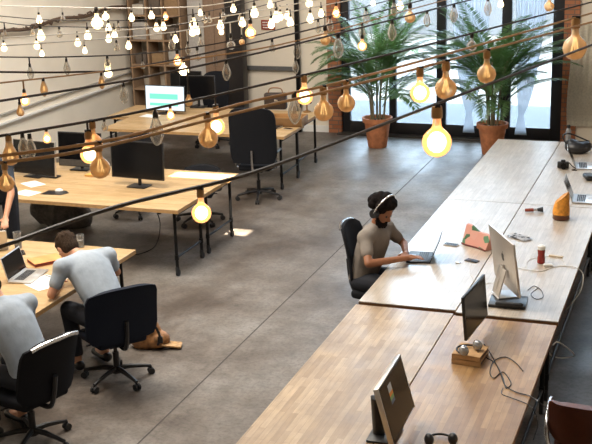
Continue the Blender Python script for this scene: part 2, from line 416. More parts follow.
# ---------------------------------------------------------------- desks and tables
def desk(name, label, x0, x1, y0, y1, top, edge, group, z=.75, t=.042, cat='table', legs_in=.09, legx=None):
    cx, cy = (x0+x1)/2, (y0+y1)/2
    r = thing(name, label, cat, (cx, cy, 0), 0, group)
    hx, hy = (x1-x0)/2, (y1-y0)/2
    bm = bm_new(); box(bm, (0, 0, z-.0015-.004), (2*hx, 2*hy, .011), .002, seg=1); obj('tabletop', bm, top, r)
    bm = bm_new(); box(bm, (0, 0, z-.011-(t-.011)/2), (2*hx-.001, 2*hy-.001, t-.0112)); obj('edge_band', bm, edge, r)
    li = legs_in
    for sx in (-1, 1):
        for sy in (-1, 1):
            px, py = sx*(hx-li), sy*(hy-li)
            bm = bm_new(); cone(bm, (px, py, .10), (px, py, z-t), .019, n=12); cone(bm, (px, py, z-t-.012), (px, py, z-t), .045, n=14)
            cone(bm, (px, py, .195), (px, py, .25), .025, n=12)
            l = obj('leg', bm, M['blackmetal'], r)
            bm = bm_new(); box(bm, (px, py, .085), (.03, .05, .05), .005)
            cone(bm, (px-.014, py+.012, .037), (px+.014, py+.012, .037), .037, n=16); obj('caster', bm, M['rubber'], l)
    for sx in (-1, 1):
        for zz in (.22, z-t-.05):
            bm = bm_new(); cone(bm, (sx*(hx-li), -hy+li, zz), (sx*(hx-li), hy-li, zz), .014, n=10); obj('rail', bm, M['blackmetal'], r)
    return r
TL, TS, TR = -2.70, -1.855, -1.015
g1 = 'long wooden tables down the right side'
desk('work_table', 'wooden table nearest the camera in left row, bare, worn pale staves', TL, TS-.004, 5.3, 8.70, M['table_old'], M['edge'], g1)
desk('work_table', 'wooden table nearest the camera in right row, carrying the two black screens', TS+.004, TR, 5.3, 8.66, M['table_near'], M['edge'], g1)
desk('work_table', 'long table in left row where the man in headphones works', TL, TS-.004, 8.78, 12.2, M['table'], M['edge'], g1)
desk('work_table', 'long table in right row under the silver desktop computer and the red bottle', TS+.004, TR, 8.74, 12.2, M['table'], M['edge'], g1)
desk('work_table', 'bare table at the far end of left row, close to the windows', TL, TS-.004, 12.21, 15.45, M['table'], M['edge'], g1)
desk('work_table', 'table at the far end of right row, with open laptops and black bag', TS+.004, TR+.02, 12.21, 15.45, M['table'], M['edge'], g1)
g2 = 'pale wooden desks on casters on the left side'
desk('work_desk', 'pale wooden desk at far left where two men in blue shirts sit', -6.95, -5.26, 6.0, 9.60, M['desk'], M['deskedge'], g2, legs_in=.12)
desk('work_desk', 'middle pale wooden desk, its front unit with the black mouse mat', -9.2, -5.40, 10.86, 11.70, M['desk'], M['deskedge'], g2, z=.80)
desk('work_desk', 'middle pale wooden desk, its rear unit catching the patch of sun', -9.2, -5.40, 11.71, 12.60, M['desk'], M['deskedge'], g2, z=.80)
desk('work_desk', 'rear pale wooden desk, its front unit behind the tall black chair', -8.5, -5.60, 14.75, 15.60, M['desk'], M['deskedge'], g2, z=.80)
desk('work_desk', 'rear pale wooden desk, its rear unit nearest the back wall', -8.9, -5.66, 15.61, 16.6, M['desk'], M['deskedge'], g2, z=.80)

# ---------------------------------------------------------------- office chairs
def office_chair(label, loc, rz, seat_z=.47, bw=.50, bh=.55, bz=.58, arms=True, fab='blackfab', trim='black', group='office chairs', lean=.08, silver_top=False, base='black', cat='chair'):
    """local +x = the way the sitter faces"""
    r = thing('office_chair', label, cat, loc, rz, group)
    bm = bm_new()
    cone(bm, (0, 0, .075), (0, 0, .13), .045, .035, 16)
    ob = obj('star_base', bm, M[base], r)
    for k in range(5):
        a = math.radians(36+72*k+10); c, s = math.cos(a), math.sin(a)
        bm = bm_new(); tube(bm, [(0, 0, .115), (.12*c, .12*s, .112), (.24*c, .24*s, .092), (.31*c, .31*s, .075)], [.026, .022, .017, .015], 8)
        l = obj('base_arm', bm, M[base], r)
        bm = bm_new(); e = Vector((.31*c, .31*s, .03)); t = Vector((-s, c, 0))
        for q in (-1, 1): cone(bm, e+t*(.006*q), e+t*(.026*q), .030, n=14)
        cone(bm, e, e+Vector((0, 0, .045)), .010, n=8); obj('caster', bm, M['rubber'], l)
    bm = bm_new(); cone(bm, (0, 0, .11), (0, 0, .27), .028, n=14); cone(bm, (0, 0, .26), (0, 0, seat_z-.07), .017, n=12)
    obj('gas_lift', bm, M['black'] if base == 'black' else M['chrome'], r)
    bm = bm_new(); box(bm, (.0, 0, seat_z-.075), (.26, .20, .045), .012); tube(bm, [(.02, .1, seat_z-.07), (.02, .26, seat_z-.07)], .008)
    obj('tilt_mechanism', bm, M['black'], r)
    bm = bm_new(); vs = box(bm, (.02, 0, seat_z-.015), (.48, .50, .085), .035, seg=4)
    for v_ in vs:
        if v_.co.x > .18: v_.co.z -= (v_.co.x-.18)*.35
        v_.co.y *= 1-.12*max(0, -v_.co.x)/.24
    obj('seat', bm, M[fab], r)
    bm = bm_new(); curved_panel(bm, bw, bh, .055, -.0, bz, -.25, lean)
    for v_ in bm.verts: v_.co.x += .09*(v_.co.y/(bw/2))**2*.6
    o = obj('backrest', bm, M[fab], r)
    bm = bm_new(); tube(bm, smooth_pts([(-.08, 0, seat_z-.08), (-.24, 0, seat_z-.07), (-.30, 0, seat_z+.05), (-.295-lean*.3, 0, bz+.20)]), .020)
    obj('back_support', bm, M[trim], r)
    if silver_top:
        bm = bm_new(); pts = [(-.25-lean-.01+.054*(u*.8)**2, u*bw*.40, bz+bh-.010-.03*abs(u)**3) for u in [k/6-1 for k in range(13)]]
        tube(bm, pts, .017); obj('top_rail', bm, M['chrome'], r)
    if arms:
        for s in (-1, 1):
            bm = bm_new(); tube(bm, smooth_pts([(-.05, s*.20, seat_z-.05), (-.05, s*.29, seat_z-.03), (-.04, s*.295, seat_z+.10), (-.02, s*.285, seat_z+.18)]), .014)
            a_ = obj('armrest', bm, M[trim], r)
            bm = bm_new(); box(bm, (.0, s*.285, seat_z+.195), (.25, .07, .03), .012, seg=3); obj('arm_pad', bm, M['black'], a_)
    return r
R_ = math.radians
office_chair('black office chair under the man bent over his papers', (-4.78, 8.22, 0), math.atan2(.63, -.78), bw=.66, bh=.50, bz=.46, seat_z=.45, fab='navyfab', lean=.07, arms=False)
office_chair('black office chair at the bottom left corner with silver top rail', (-4.84, 6.95, 0), math.atan2(.30, -.95), bw=.56, bh=.52, bz=.46, seat_z=.45, silver_top=True, lean=.14, arms=False)
office_chair('empty tall-backed black office chair standing in front of the rear desk', (-5.83, 14.30, 0), R_(97), bw=.66, bh=.78, bz=.56, seat_z=.50, lean=.05, trim='chrome')
office_chair('black office chair of the man in headphones, with silver top rail', (-2.86, 10.00, 0), R_(-4), bw=.44, bh=.58, bz=.50, seat_z=.43, silver_top=True, lean=.10, arms=False)
office_chair('black office chair behind the middle desk, left of the black screen', (-7.15, 13.15, 0), R_(-100), bw=.5, bh=.5, bz=.56)
office_chair('black office chair tucked behind the middle desk, only its wheels clear', (-6.15, 13.0, 0), R_(-80), bh=.30, bz=.40)
office_chair('dark office chair at the far side of the rear desk, beside the twin screens', (-7.9, 17.35, 0), R_(-95), bw=.5, bh=.62, bz=.6)
office_chair('dark office chair beyond the right table edge, level with the red bottle', (-.55, 10.35, 0), R_(170), bw=.46, bh=.4, bz=.5)
office_chair('dark blue office chair by the right table edge, level with the table joint', (-.42, 9.15, 0), R_(150), bw=.46, bh=.4, bz=.5, fab='navyfab')
# brown leather chairs at the bottom right
def leather_chair(label, loc, rz):
    r = thing('leather_chair', label, 'chair', loc, rz, 'brown leather chairs on the right')
    bm = bm_new(); vs = box(bm, (0, 0, .43), (.50, .54, .10), .048, seg=4)
    for v_ in vs:
        q = (v_.co.x/.25)**2+(v_.co.y/.27)**2
        v_.co.z += .02*(1-min(1, q)); v_.co.x *= 1-.10*(v_.co.y/.27)**2
    obj('seat', bm, M['leather'], r)
    bm = bm_new(); curved_panel(bm, .62, .34, .07, .0, .50, -.30, .10)
    for v_ in bm.verts: v_.co.x += .09*(v_.co.y/.25)**2
    obj('backrest', bm, M['leather'], r)
    bm = bm_new(); tube(bm, smooth_pts([(-.05, 0, .36), (-.27, 0, .38), (-.34, 0, .5), (-.34, 0, .7)]), .018); obj('back_support', bm, M['chrome'], r)
    for s in (-1, 1):
        bm = bm_new()
        tube(bm, smooth_pts([(-.28, s*.27, .42), (-.26, s*.31, .52), (-.16, s*.32, .63), (.06, s*.32, .655), (.14, s*.31, .62), (.12, s*.30, .50), (.02, s*.28, .42)], 5), .017, 10)
        obj('armrest', bm, M['chrome'], r)
    bm = bm_new(); cone(bm, (0, 0, .09), (0, 0, .38), .026, n=14); obj('gas_lift', bm, M['black'], r)
    for k in range(5):
        a = R_(72*k+20); c, s = math.cos(a), math.sin(a)
        bm = bm_new(); tube(bm, [(0, 0, .11), (.16*c, .16*s, .10), (.30*c, .30*s, .075)], [.025, .018, .013]); l = obj('base_arm', bm, M['black'], r)
        bm = bm_new(); e = Vector((.30*c, .30*s, .03)); t = Vector((-s, c, 0)); cone(bm, e-t*.024, e+t*.024, .03, n=14); obj('caster', bm, M['rubber'], l)
    return r
leather_chair('brown leather chair with aluminium armrest at the bottom right corner', (-.58, 7.42, 0), R_(93))
leather_chair('brown leather chair cut by the right edge of the picture, behind its twin', (-.38, 8.62, 0), R_(110))

# ---------------------------------------------------------------- people
def hand(bm, wrist, aim, up, side, curl=.35, s=1.0):
    """palm, four unequal bent fingers and a thumb leaving the side of the palm"""
    w = Vector(wrist); a = Vector(aim).normalized(); u = Vector(up); u = (u-a*u.dot(a)).normalized(); t = u.cross(a)*side
    q = Matrix((a, t*1, u)).transposed()
    ball(bm, w+a*.045*s, .045*s, (1.0, .88, .36), rot=q)
    caps(bm, w-a*.02*s, w+a*.03*s, .026*s, .028*s)
    for k, (o, L) in enumerate(((.030, .068), (.010, .078), (-.011, .072), (-.031, .056))):
        p = w+a*.078*s+t*o*s; d = (a+t*o*2.2).normalized()
        for j, (fl, cr) in enumerate(((.42, .6), (.32, 1.3), (.26, 2.0))):
            dd = (d*math.cos(curl*cr)-u*math.sin(curl*cr)).normalized(); e = p+dd*L*fl*s
            caps(bm, p, e, (.0092-.0008*j)*s, (.0086-.0008*j)*s, 8); p = e
    p = w+a*.022*s+t*.034*s
    e = p+(a*.55+t*.75-u*.25).normalized()*.036*s; caps(bm, p, e, .0125*s, .0105*s, 8)
    f = e+(a*.9+t*.25-u*.3).normalized()*.030*s; caps(bm, e, f, .0102*s, .0085*s, 8)
def person(label, loc, rz, J, scale=1.0, *, skin, shirt_m, trouser_m, hair_m, hair='short', sleeve='short', beard=False, voxel=.0085, fem=False):
    r = thing('person', label, 'person', loc, rz)
    J = {k: Vector(v) for k, v in J.items()}; r.scale = (scale,)*3
    P, Wt, C, N, H = J['pelvis'], J['waist'], J['chest'], J['neck'], J['head']
    hf = J['look'].normalized(); hu = J.get('headup', Vector((0, 0, 1))); hu = (hu-hf*hu.dot(hf)).normalized(); hs = hu.cross(hf)
    HR = Matrix((hf, hs, hu)).transposed()
    def hp(x, y, z): return H+HR @ Vector((x, y, z))
    bm = bm_new()
    def torso(bm, g=0):
        g *= 1.35
        sh = (J['shL']-J['shR']).normalized(); sp = (N-Wt).normalized(); fw = sh.cross(sp).normalized()
        rt = Matrix((fw, sh, sp)).transposed()
        ball(bm, P, .105+g, (1.05, 1.45, .95), rot=rt); ball(bm, Wt, .10+g, (1.05, 1.38, 1.2), rot=rt)
        ball(bm, C, .112+g, (1.0, 1.45, 1.25), rot=rt)
        for (a_, b_, ra, rb) in ((P, Wt, .105, .102), (Wt, C, .102, .112), (C, C+(N-C)*.42, .112, .104)):
            for t_ in (.2, .4, .6, .8): ball(bm, a_.lerp(b_, t_), ra+(rb-ra)*t_+g, (1.03, 1.43, 1.1), rot=rt)
        ball(bm, C+(N-C)*.42, .10+g, (.86, 1.62, .95), rot=rt)
        for s in ('shL', 'shR'): caps(bm, C+(N-C)*.55, J[s], .072+g, .060+g)
        for s in ('shL', 'shR'): caps(bm, N-(N-C)*.12, J[s], .045+g, .052+g)
    torso(bm)
    caps(bm, C+(N-C)*.6, N, .062, .056); caps(bm, N, hp(-.02, 0, -.05), .056, .054)
    ball(bm, hp(-.012, 0, .02), .095, (1.02, .83, 1.06), rot=HR); ball(bm, hp(.02, 0, -.035), .075, (1.0, .84, 1.05), rot=HR)
    ball(bm, hp(.055, 0, -.085), .030, (1, 1.15, .8), rot=HR)                       # chin
    caps(bm, hp(.083, 0, .012), hp(.108, 0, -.022), .010, .0135, 8)                 # nose
    caps(bm, hp(.075, -.03, .028), hp(.075, .03, .028), .012, .012, 8)              # brow
    caps(bm, hp(.078, -.018, -.056), hp(.078, .018, -.056), .0085, .0085, 8)        # lips
    for s in (-1, 1): ball(bm, hp(-.008, s*.080, -.005), .030, (.65, .28, 1.05), rot=HR, u=10, v=8)
    for s, sd in (('L', 1), ('R', -1)):
        caps(bm, J['sh'+s], J['el'+s], .047, .038); caps(bm, J['el'+s], J['wr'+s], .038, .026)
        caps(bm, P+Vector((0, sd*.09, -.01)), J['kn'+s], .085, .058); caps(bm, J['kn'+s], J['an'+s], .055, .036)
        f = J['an'+s]; d = Vector((math.cos(J['toe'+s].x), math.sin(J['toe'+s].x), 0)) if 'toe'+s in J else Vector((1, 0, 0))
        caps(bm, f+Vector((0, 0, -.02)), f+d*.16+Vector((0, 0, -.045)), .038, .028)
        hand(bm, J['wr'+s], J['aim'+s], J.get('palm'+s, Vector((0, 0, 1))), -sd, float(J['curl'].x) if 'curl' in J else .35)
    b2 = fuse(bm, voxel, 3); body = obj('body', b2, skin, r)
    # shirt
    bm = bm_new(); torso(bm, .016)
    for s in ('L', 'R'):
        a, e, w = J['sh'+s], J['el'+s], J['wr'+s]
        if sleeve == 'short': caps(bm, a, a+(e-a)*.60, .064, .060)
        elif sleeve == 'rolled': caps(bm, a, e, .064, .052); cone(bm, e, e+(w-e)*.22, .050, .046)
        else: caps(bm, a, e, .064, .050); cone(bm, e, w-(w-e)*.06, .050, .036)
    cone(bm, N-(N-C)*.18, N+(hp(-.02, 0, -.05)-N)*.25, .074, .064)
    sh_o = obj('shirt', fuse(bm, .012, 14), shirt_m, r)
    # trousers and shoes
    bm = bm_new(); ball(bm, P+Vector((0, 0, -.015)), .118, (1.08, 1.48, .80))
    for s, sd in (('L', 1), ('R', -1)):
        caps(bm, P+Vector((0, sd*.09, -.01)), J['kn'+s], .098, .072); cone(bm, J['kn'+s], J['an'+s]+(J['kn'+s]-J['an'+s])*.08, .071, .056)
    obj('trousers', fuse(bm, .013, 3), trouser_m, r)
    for s in ('L', 'R'):
        bm = bm_new(); f = J['an'+s]; d = Vector((1, 0, 0))
        caps(bm, f+Vector((-.03, 0, -.045)), f+d*.17+Vector((0, 0, -.052)), .044, .036); b3 = fuse(bm, .010, 2)
        obj('shoe', b3, M['black'], r)
    # hair
    bm = bm_new(); rnd = random.Random(5)
    if hair == 'curly':
        ball(bm, hp(-.028, 0, .040), .102, (1.0, .92, .98), rot=HR)
        for k in range(150):
            th = rnd.uniform(0, 2*math.pi); ph = rnd.uniform(-.45, 1.5)
            x, y, z = math.cos(ph)*math.cos(th), math.cos(ph)*math.sin(th), math.sin(ph)
            if x > .45 and z < .55: continue
            if z < -.1 and x > -.1: continue
            ball(bm, hp(-.03+x*.116, y*.104, .045+z*.102), rnd.uniform(.020, .042), u=8, v=6)
        hb = fuse(bm, .0075, 1)
    else:
        ball(bm, hp(-.022, 0, .034), .102, (1.0, .86, 1.0), rot=HR); ball(bm, hp(-.045, 0, -.01), .080, (.9, .98, 1.0), rot=HR)
        for k in range(90):
            th = rnd.uniform(0, 2*math.pi); ph = rnd.uniform(-.1, 1.5)
            x, y, z = math.cos(ph)*math.cos(th), math.cos(ph)*math.sin(th), math.sin(ph)
            if x > .5 and z < .6: continue
            ball(bm, hp(-.022+x*.098, y*.084, .034+z*.098), rnd.uniform(.010, .018), u=8, v=6)
        hb = fuse(bm, .0075, 1)
        for v_ in list(hb.verts):
            q = HR.transposed() @ (v_.co-H)
            if q.x > .062 and q.z < .055: v_.co = H+HR @ Vector((.058, q.y, q.z))
    obj('hair', hb, hair_m, r)
    if beard:
        bm = bm_new(); ball(bm, hp(.050, 0, -.085), .050, (1, 1.1, .85), rot=HR)
        for s in (-1, 1): caps(bm, hp(.050, s*.035, -.08), hp(.0, s*.072, -.03), .026, .014, 8)
        caps(bm, hp(.090, -.022, -.044), hp(.090, .022, -.044), .007, .007, 8)
        for k in range(50): ball(bm, hp(.05+rnd.uniform(-.04, .045), rnd.uniform(-.05, .05), -.095+rnd.uniform(-.03, .02)), .013, u=8, v=6)
        obj('beard', fuse(bm, .0075, 1), hair_m, r)
    for s in (-1, 1):
        bm = bm_new(); ball(bm, hp(.076, s*.031, .008), .0125, (.7, 1, .8), rot=HR, u=10, v=8); obj('eye', bm, M['black'], r)
    return r, hp, HR
# man in headphones
JA = dict(pelvis=(0, 0, .52), waist=(.035, 0, .67), chest=(.10, 0, .86), neck=(.145, 0, 1.035), head=(.205, -.005, 1.175), look=(.86, -.14, -.52), headup=(.4, 0, .9),
          shL=(.14, .185, .965), shR=(.13, -.185, .965), elL=(.26, .29, .80), wrL=(.42, .04, .80), elR=(.25, -.34, .785), wrR=(.49, -.06, .80),
          aimL=(.30, -1, 0), aimR=(.80, .55, .05), knL=(.46, .13, .53), knR=(.46, -.13, .53), anL=(.44, .13, .10), anR=(.44, -.13, .10))
AR = R_(-14)
AL = Vector((-3.01, 9.98, 0))
pa, hpA, HRA = person('bearded man in taupe t-shirt and headphones typing at the long table', AL, AR, JA, 1.04, skin=M['skin_a'], shirt_m=M['shirt_grey'], trouser_m=M['denim'], hair_m=M['hair_black'], hair='curly', sleeve='short', beard=True)
# headphones worn over the curls
t = thing('headphones', 'black and silver headphones on the bearded man\'s head', 'headphones', AL, AR); t.scale = (1.04,)*3
pts = [hpA(-.005, math.sin(a)*.126, .03+math.cos(a)*.160) for a in [R_(-98+196*k/18) for k in range(19)]]
bm = bm_new(); tube(bm, pts, .008); obj('headband', bm, M['chrome'], t)
for s in (-1, 1):
    bm = bm_new(); cone(bm, hpA(-.008, s*.088, -.008), hpA(-.008, s*.132, -.008), .044, .038, 18); obj('ear_cup', bm, M['black'], t)
# man bent over papers
JB = dict(pelvis=(0, 0, .53), waist=(.07, 0, .69), chest=(.23, 0, .85), neck=(.385, 0, .95), head=(.54, .03, .995), look=(.60, .08, -.78), headup=(.8, 0, .6),
          shL=(.31, .21, .925), shR=(.31, -.21, .925), elL=(.30, .33, .73), wrL=(.50, .16, .74), elR=(.36, -.31, .75), wrR=(.56, -.12, .74),
          aimL=(.8, -.5, 0), aimR=(.8, .5, 0), knL=(.42, .13, .52), knR=(.42, -.13, .52), anL=(.34, .13, .10), anR=(.34, -.13, .10))
person('man in pale blue shirt bent over papers, his back to the camera', (-4.83, 8.24, 0), R_(150), JB, 1.10, skin=M['skin_b'], shirt_m=M['shirt_blue'], trouser_m=M['denim'], hair_m=M['hair_brown'], sleeve='short')
# man at the bottom left corner
JC = dict(pelvis=(0, 0, .55), waist=(.05, 0, .70), chest=(.17, 0, .90), neck=(.30, 0, 1.06), head=(.42, 0, 1.16), look=(.75, 0, -.6), headup=(.6, 0, .8),
          shL=(.23, .20, 1.0), shR=(.23, -.20, 1.0), elL=(.36, .30, .82), wrL=(.60, .15, .79), elR=(.36, -.30, .82), wrR=(.60, -.15, .79),
          aimL=(.8, -.5, 0), aimR=(.8, .5, 0), knL=(.42, .13, .52), knR=(.42, -.13, .52), anL=(.34, .13, .10), anR=(.34, -.13, .10))
person('man in pale blue shirt at the bottom left corner, only back and shoulder in view', (-4.80, 6.97, 0), R_(163), JC, 1.06, skin=M['skin_b'], shirt_m=M['shirt_blue'], trouser_m=M['denim'], hair_m=M['hair_brown'], sleeve='rolled')
# person standing at the left edge
JD = dict(pelvis=(0, 0, .92), waist=(.05, 0, 1.04), chest=(.20, 0, 1.20), neck=(.34, -.03, 1.32), head=(.44, -.10, 1.37), look=(.8, 0, -.6), headup=(.5, 0, .85),
          shL=(.27, .18, 1.26), shR=(.27, -.18, 1.26), elL=(.42, .24, 1.0), wrL=(.62, .22, .80), elR=(.44, -.22, .99), wrR=(.64, -.16, .80),
          aimL=(.8, .1, -.35), aimR=(.8, .1, -.35), knL=(.04, .11, .50), knR=(.04, -.11, .50), anL=(-.03, .12, .10), anR=(-.03, -.12, .10))
person('person in charcoal shirt leaning over the desk at the left edge', (-7.42, 10.50, 0), R_(288), JD, 1.08, skin=M['skin_b'], shirt_m=M['shirt_navy'], trouser_m=M['denim'], hair_m=M['hair_black'])

# ---------------------------------------------------------------- potted palms
def palm(label, loc, rz, seed, h=2.3, n=26, spread=.95):
    rnd = random.Random(seed)
    r = thing('potted_palm', label, 'plant', loc, rz, 'potted palms by the windows')
    bm = bm_new(); lathe(bm, [(.145, 0), (.155, .01), (.215, .42), (.245, .425), (.255, .50), (.225, .50), (.20, .44)], n=28); obj('pot', bm, M['terracotta'], r)
    bm = bm_new(); cone(bm, (0, 0, .40), (0, 0, .445), .20, n=24); obj('soil', bm, M['soil'], r)
    for k in range(7):
        a = rnd.uniform(0, 6.28); q = rnd.uniform(.02, .12)
        bm = bm_new(); e = rnd.uniform(.2, .42)
        tube(bm, smooth_pts([(q*math.cos(a), q*math.sin(a), .43), (q*1.6*math.cos(a), q*1.6*math.sin(a), .43+h*.2), (e*math.cos(a), e*math.sin(a), h*.52)], 4), [.018]*4+[.014]*4+[.009], 7)
        obj('cane', bm, M['stem'], r)
    bm = bm_new()
    def quad(a, b, w, nrm):
        d = (b-a); s = d.cross(nrm).normalized()*w; m1 = a+d*.45+Vector((0, 0, .004))
        vs = [bm.verts.new(p) for p in (a, m1+s, b, m1-s)]; bm.faces.new(vs)
    for k in range(n):
        a = k*2.399+rnd.uniform(-.3, .3); L = rnd.uniform(.75, 1.15)*spread; z0 = .50+rnd.uniform(.10, .55)*h*.6
        el = rnd.uniform(.35, 1.35); c, s_ = math.cos(a), math.sin(a); r0 = rnd.uniform(.03, .22)
        p = Vector((r0*c, r0*s_, z0)); pts = [p.copy()]; ang = el+.25; nst = 16
        for j in range(nst):
            p = p+Vector((c*math.cos(ang), s_*math.cos(ang), math.sin(ang)))*(L/nst*1.15); ang -= (1.7-el*.45)/nst; pts.append(p.copy())
        tube(bm, pts, [.007*(1-i/len(pts)*.75) for i in range(len(pts))], 5)
        for j in range(3, nst+1):
            fr_ = j/nst; ll = .30*math.sin(math.pi*min(1, .18+fr_*.80))+.04
            d = (pts[j]-pts[j-1]).normalized(); sd = d.cross(Vector((0, 0, 1))).normalized()
            upv = sd.cross(d)
            for s in (-1, 1):
                for hh in (0, .33, .66):
                    p_ = pts[j]-d*(L/nst*hh)
                    tip = p_+(d*.75+sd*s*.85+upv*.12).normalized()*ll-Vector((0, 0, ll*ll*.9+rnd.uniform(0, .02)))
                    quad(p_, tip, .011, upv)
    o = obj('fronds', bm, M['leaf'], r, False)
    return r
palm('potted palm in terracotta pot standing left, in front of the first window panes', (-5.12, 17.85, 0), .4, 3, 3.0, 44, 1.15)
palm('potted palm in terracotta pot just behind the far table end', (-3.20, 17.75, 0), 1.9, 11, 2.9, 52, 1.15)

# ---------------------------------------------------------------- curtains on the glazed front
m = bpy.data.materials.new('sheer_curtain'); m.use_nodes = True; nt = m.node_tree; b = nt.nodes['Principled BSDF']
setc(b, (.80, .82, .84), .9); o_ = nt.nodes['Material Output']
tl = nt.nodes.new('ShaderNodeBsdfTranslucent'); tl.inputs[0].default_value = (.52, .55, .60, 1)
mx = nt.nodes.new('ShaderNodeMixShader'); mx.inputs[0].default_value = .7
nt.links.new(b.outputs[0], mx.inputs[1]); nt.links.new(tl.outputs[0], mx.inputs[2])
tp_ = nt.nodes.new('ShaderNodeBsdfTransparent'); m2_ = nt.nodes.new('ShaderNodeMixShader'); m2_.inputs[0].default_value = .10
nt.links.new(mx.outputs[0], m2_.inputs[1]); nt.links.new(tp_.outputs[0], m2_.inputs[2]); nt.links.new(m2_.outputs[0], o_.inputs[0])
M['sheer'] = m
def curtain(label, xa, xb, knot_x, knot_z, seed, zt=5.85):
    """hung straight from the rod, gathered to a knot, a tail below it"""
    rnd = random.Random(seed); bm = bm_new(); n = 60; rows = 34; g = []
    for j in range(rows+1):
        z = zt+(.12-zt)*j/rows; row = []
        if z > knot_z:
            t = (z-knot_z)/(zt-knot_z); t = min(1, t*1.5); k = t**.55
        else: k = .0
        tail = min(1, (knot_z-z)/.5) if z < knot_z else 0
        for i in range(n+1):
            u = i/n
            wide = xa+(xb-xa)*u
            nar = knot_x+(u-.5)*(.08+.16*tail)
            x = nar+(wide-nar)*k
            y = Y1-.10+.035*math.sin(u*2*math.pi*11+.4*math.sin(z*2))*(.25+.75*k)*(1 if k else .6)
            row.append(bm.verts.new((x, y, z)))
        g.append(row)
    for A, B in zip(g, g[1:]):
        for i in range(n): bm.faces.new((A[i], A[i+1], B[i+1], B[i]))
    o = solo('curtain', bm, M['sheer'], label, 'curtain', group='white sheer curtains')
    return o
kz = aty(521, 112, Y1-.1)
curtain('white sheer curtain gathered to a knot in the rightmost window panes', mull[2]+.12, WX1-.10, kz.x, kz.z, 1)
k2 = aty(472, 100, Y1-.1)
curtain('white sheer curtain knotted between the second potted palm and the middle mullion', mull[1]+.06, mull[2]-.10, k2.x-.05, kz.z, 2)
bm = bm_new(); cone(bm, (WX0, Y1-.10, 5.87), (WX1, Y1-.10, 5.87), .015)
solo('curtain_rod', bm, M['blackmetal'], 'dark rod above the tall windows that carries the curtains', 'rod')

# ---------------------------------------------------------------- screens and computers
ZT = .7515
def laptop(label, loc, rz, open_deg=105, body='alu', w=.32, d=.22, group='laptops', screen='screen'):
    """local -x side = user, hinge at +x; the screen faces -x"""
    r = thing('laptop', label, 'laptop', loc, rz, group)
    bm = bm_new(); box(bm, (0, 0, .009), (d, w, .016), .006); bs = obj('base', bm, M[body], r)
    bm = bm_new()
    for i in range(5):
        for j in range(12): box(bm, (.015+i*.019-.02, (j-5.5)*.0235, .0178), (.015, .019, .002))
    obj('keyboard', bm, M['keys'], bs)
    bm = bm_new(); box(bm, (-.072, 0, .0174), (.06, .095, .001)); obj('trackpad', bm, plain('trackpad', (.45, .45, .46), .4), bs)
    a = R_(open_deg-90); c, s = math.cos(a), math.sin(a); hx = d/2-.004
    rot = Matrix.Rotation(a, 3, 'Y')
    bm = bm_new(); vs = box(bm, (0, 0, d/2), (.007, w, d), .003)
    for v_ in vs: v_.co = rot @ v_.co+Vector((hx, 0, .014))
    ld = obj('lid', bm, M[body], r)
    bm = bm_new(); vs = box(bm, (-.0042, 0, d/2+.002), (.0012, w-.022, d-.028))
    for v_ in vs: v_.co = rot @ v_.co+Vector((hx, 0, .014))
    obj('display', bm, M[screen], ld)
    return r
def monitor(label, loc, rz, w=.55, h=.33, body='black', tilt=0, screen='screen', z=.10, foot=True, t=.022, group='desktop screens', chin=0, rim=None, arm=0):
    """the screen faces local -x"""
    r = thing('monitor', label, 'monitor', loc, rz, group)
    rot = Matrix.Rotation(R_(tilt), 3, 'Y'); piv = Vector((0, 0, z))
    def tr(vs, off=Vector((0, 0, 0))):
        for v_ in vs: v_.co = rot @ v_.co+piv
    bm = bm_new(); tr(box(bm, (0, 0, h/2), (t, w, h), .004)); p = obj('casing', bm, M[body], r)
    bm = bm_new(); bz = .012
    tr(box(bm, (-t/2-.0005, 0, h/2+chin/2), (.0015, w-2*bz, h-2*bz-chin))); obj('display', bm, M[screen], p)
    if rim:
        bm = bm_new()
        for s in (-1, 1): tr(box(bm, (0, s*(w/2+.002), h/2), (t+.004, .008, h+.008), .002))
        tr(box(bm, (0, 0, h+.002), (t+.004, w+.01, .008), .002)); obj('rim', bm, M[rim], p)
    if foot:
        bm = bm_new(); tube(bm, [(.035+arm, 0, .01), (.045+arm*1.1, 0, z+h*.45), tuple(rot @ Vector((.012, 0, h*.4))+piv)], [.022+arm*.15, .020+arm*.12, .022], 10); obj('stand', bm, M['black'] if body != 'alu' else M['alu'], r)
        bm = bm_new(); box(bm, (.02+arm*.8, 0, .008), (.19, .25, .014), .006); obj('foot', bm, M['black'] if body != 'alu' else M['alu'], r)
    return r, p, rot, piv
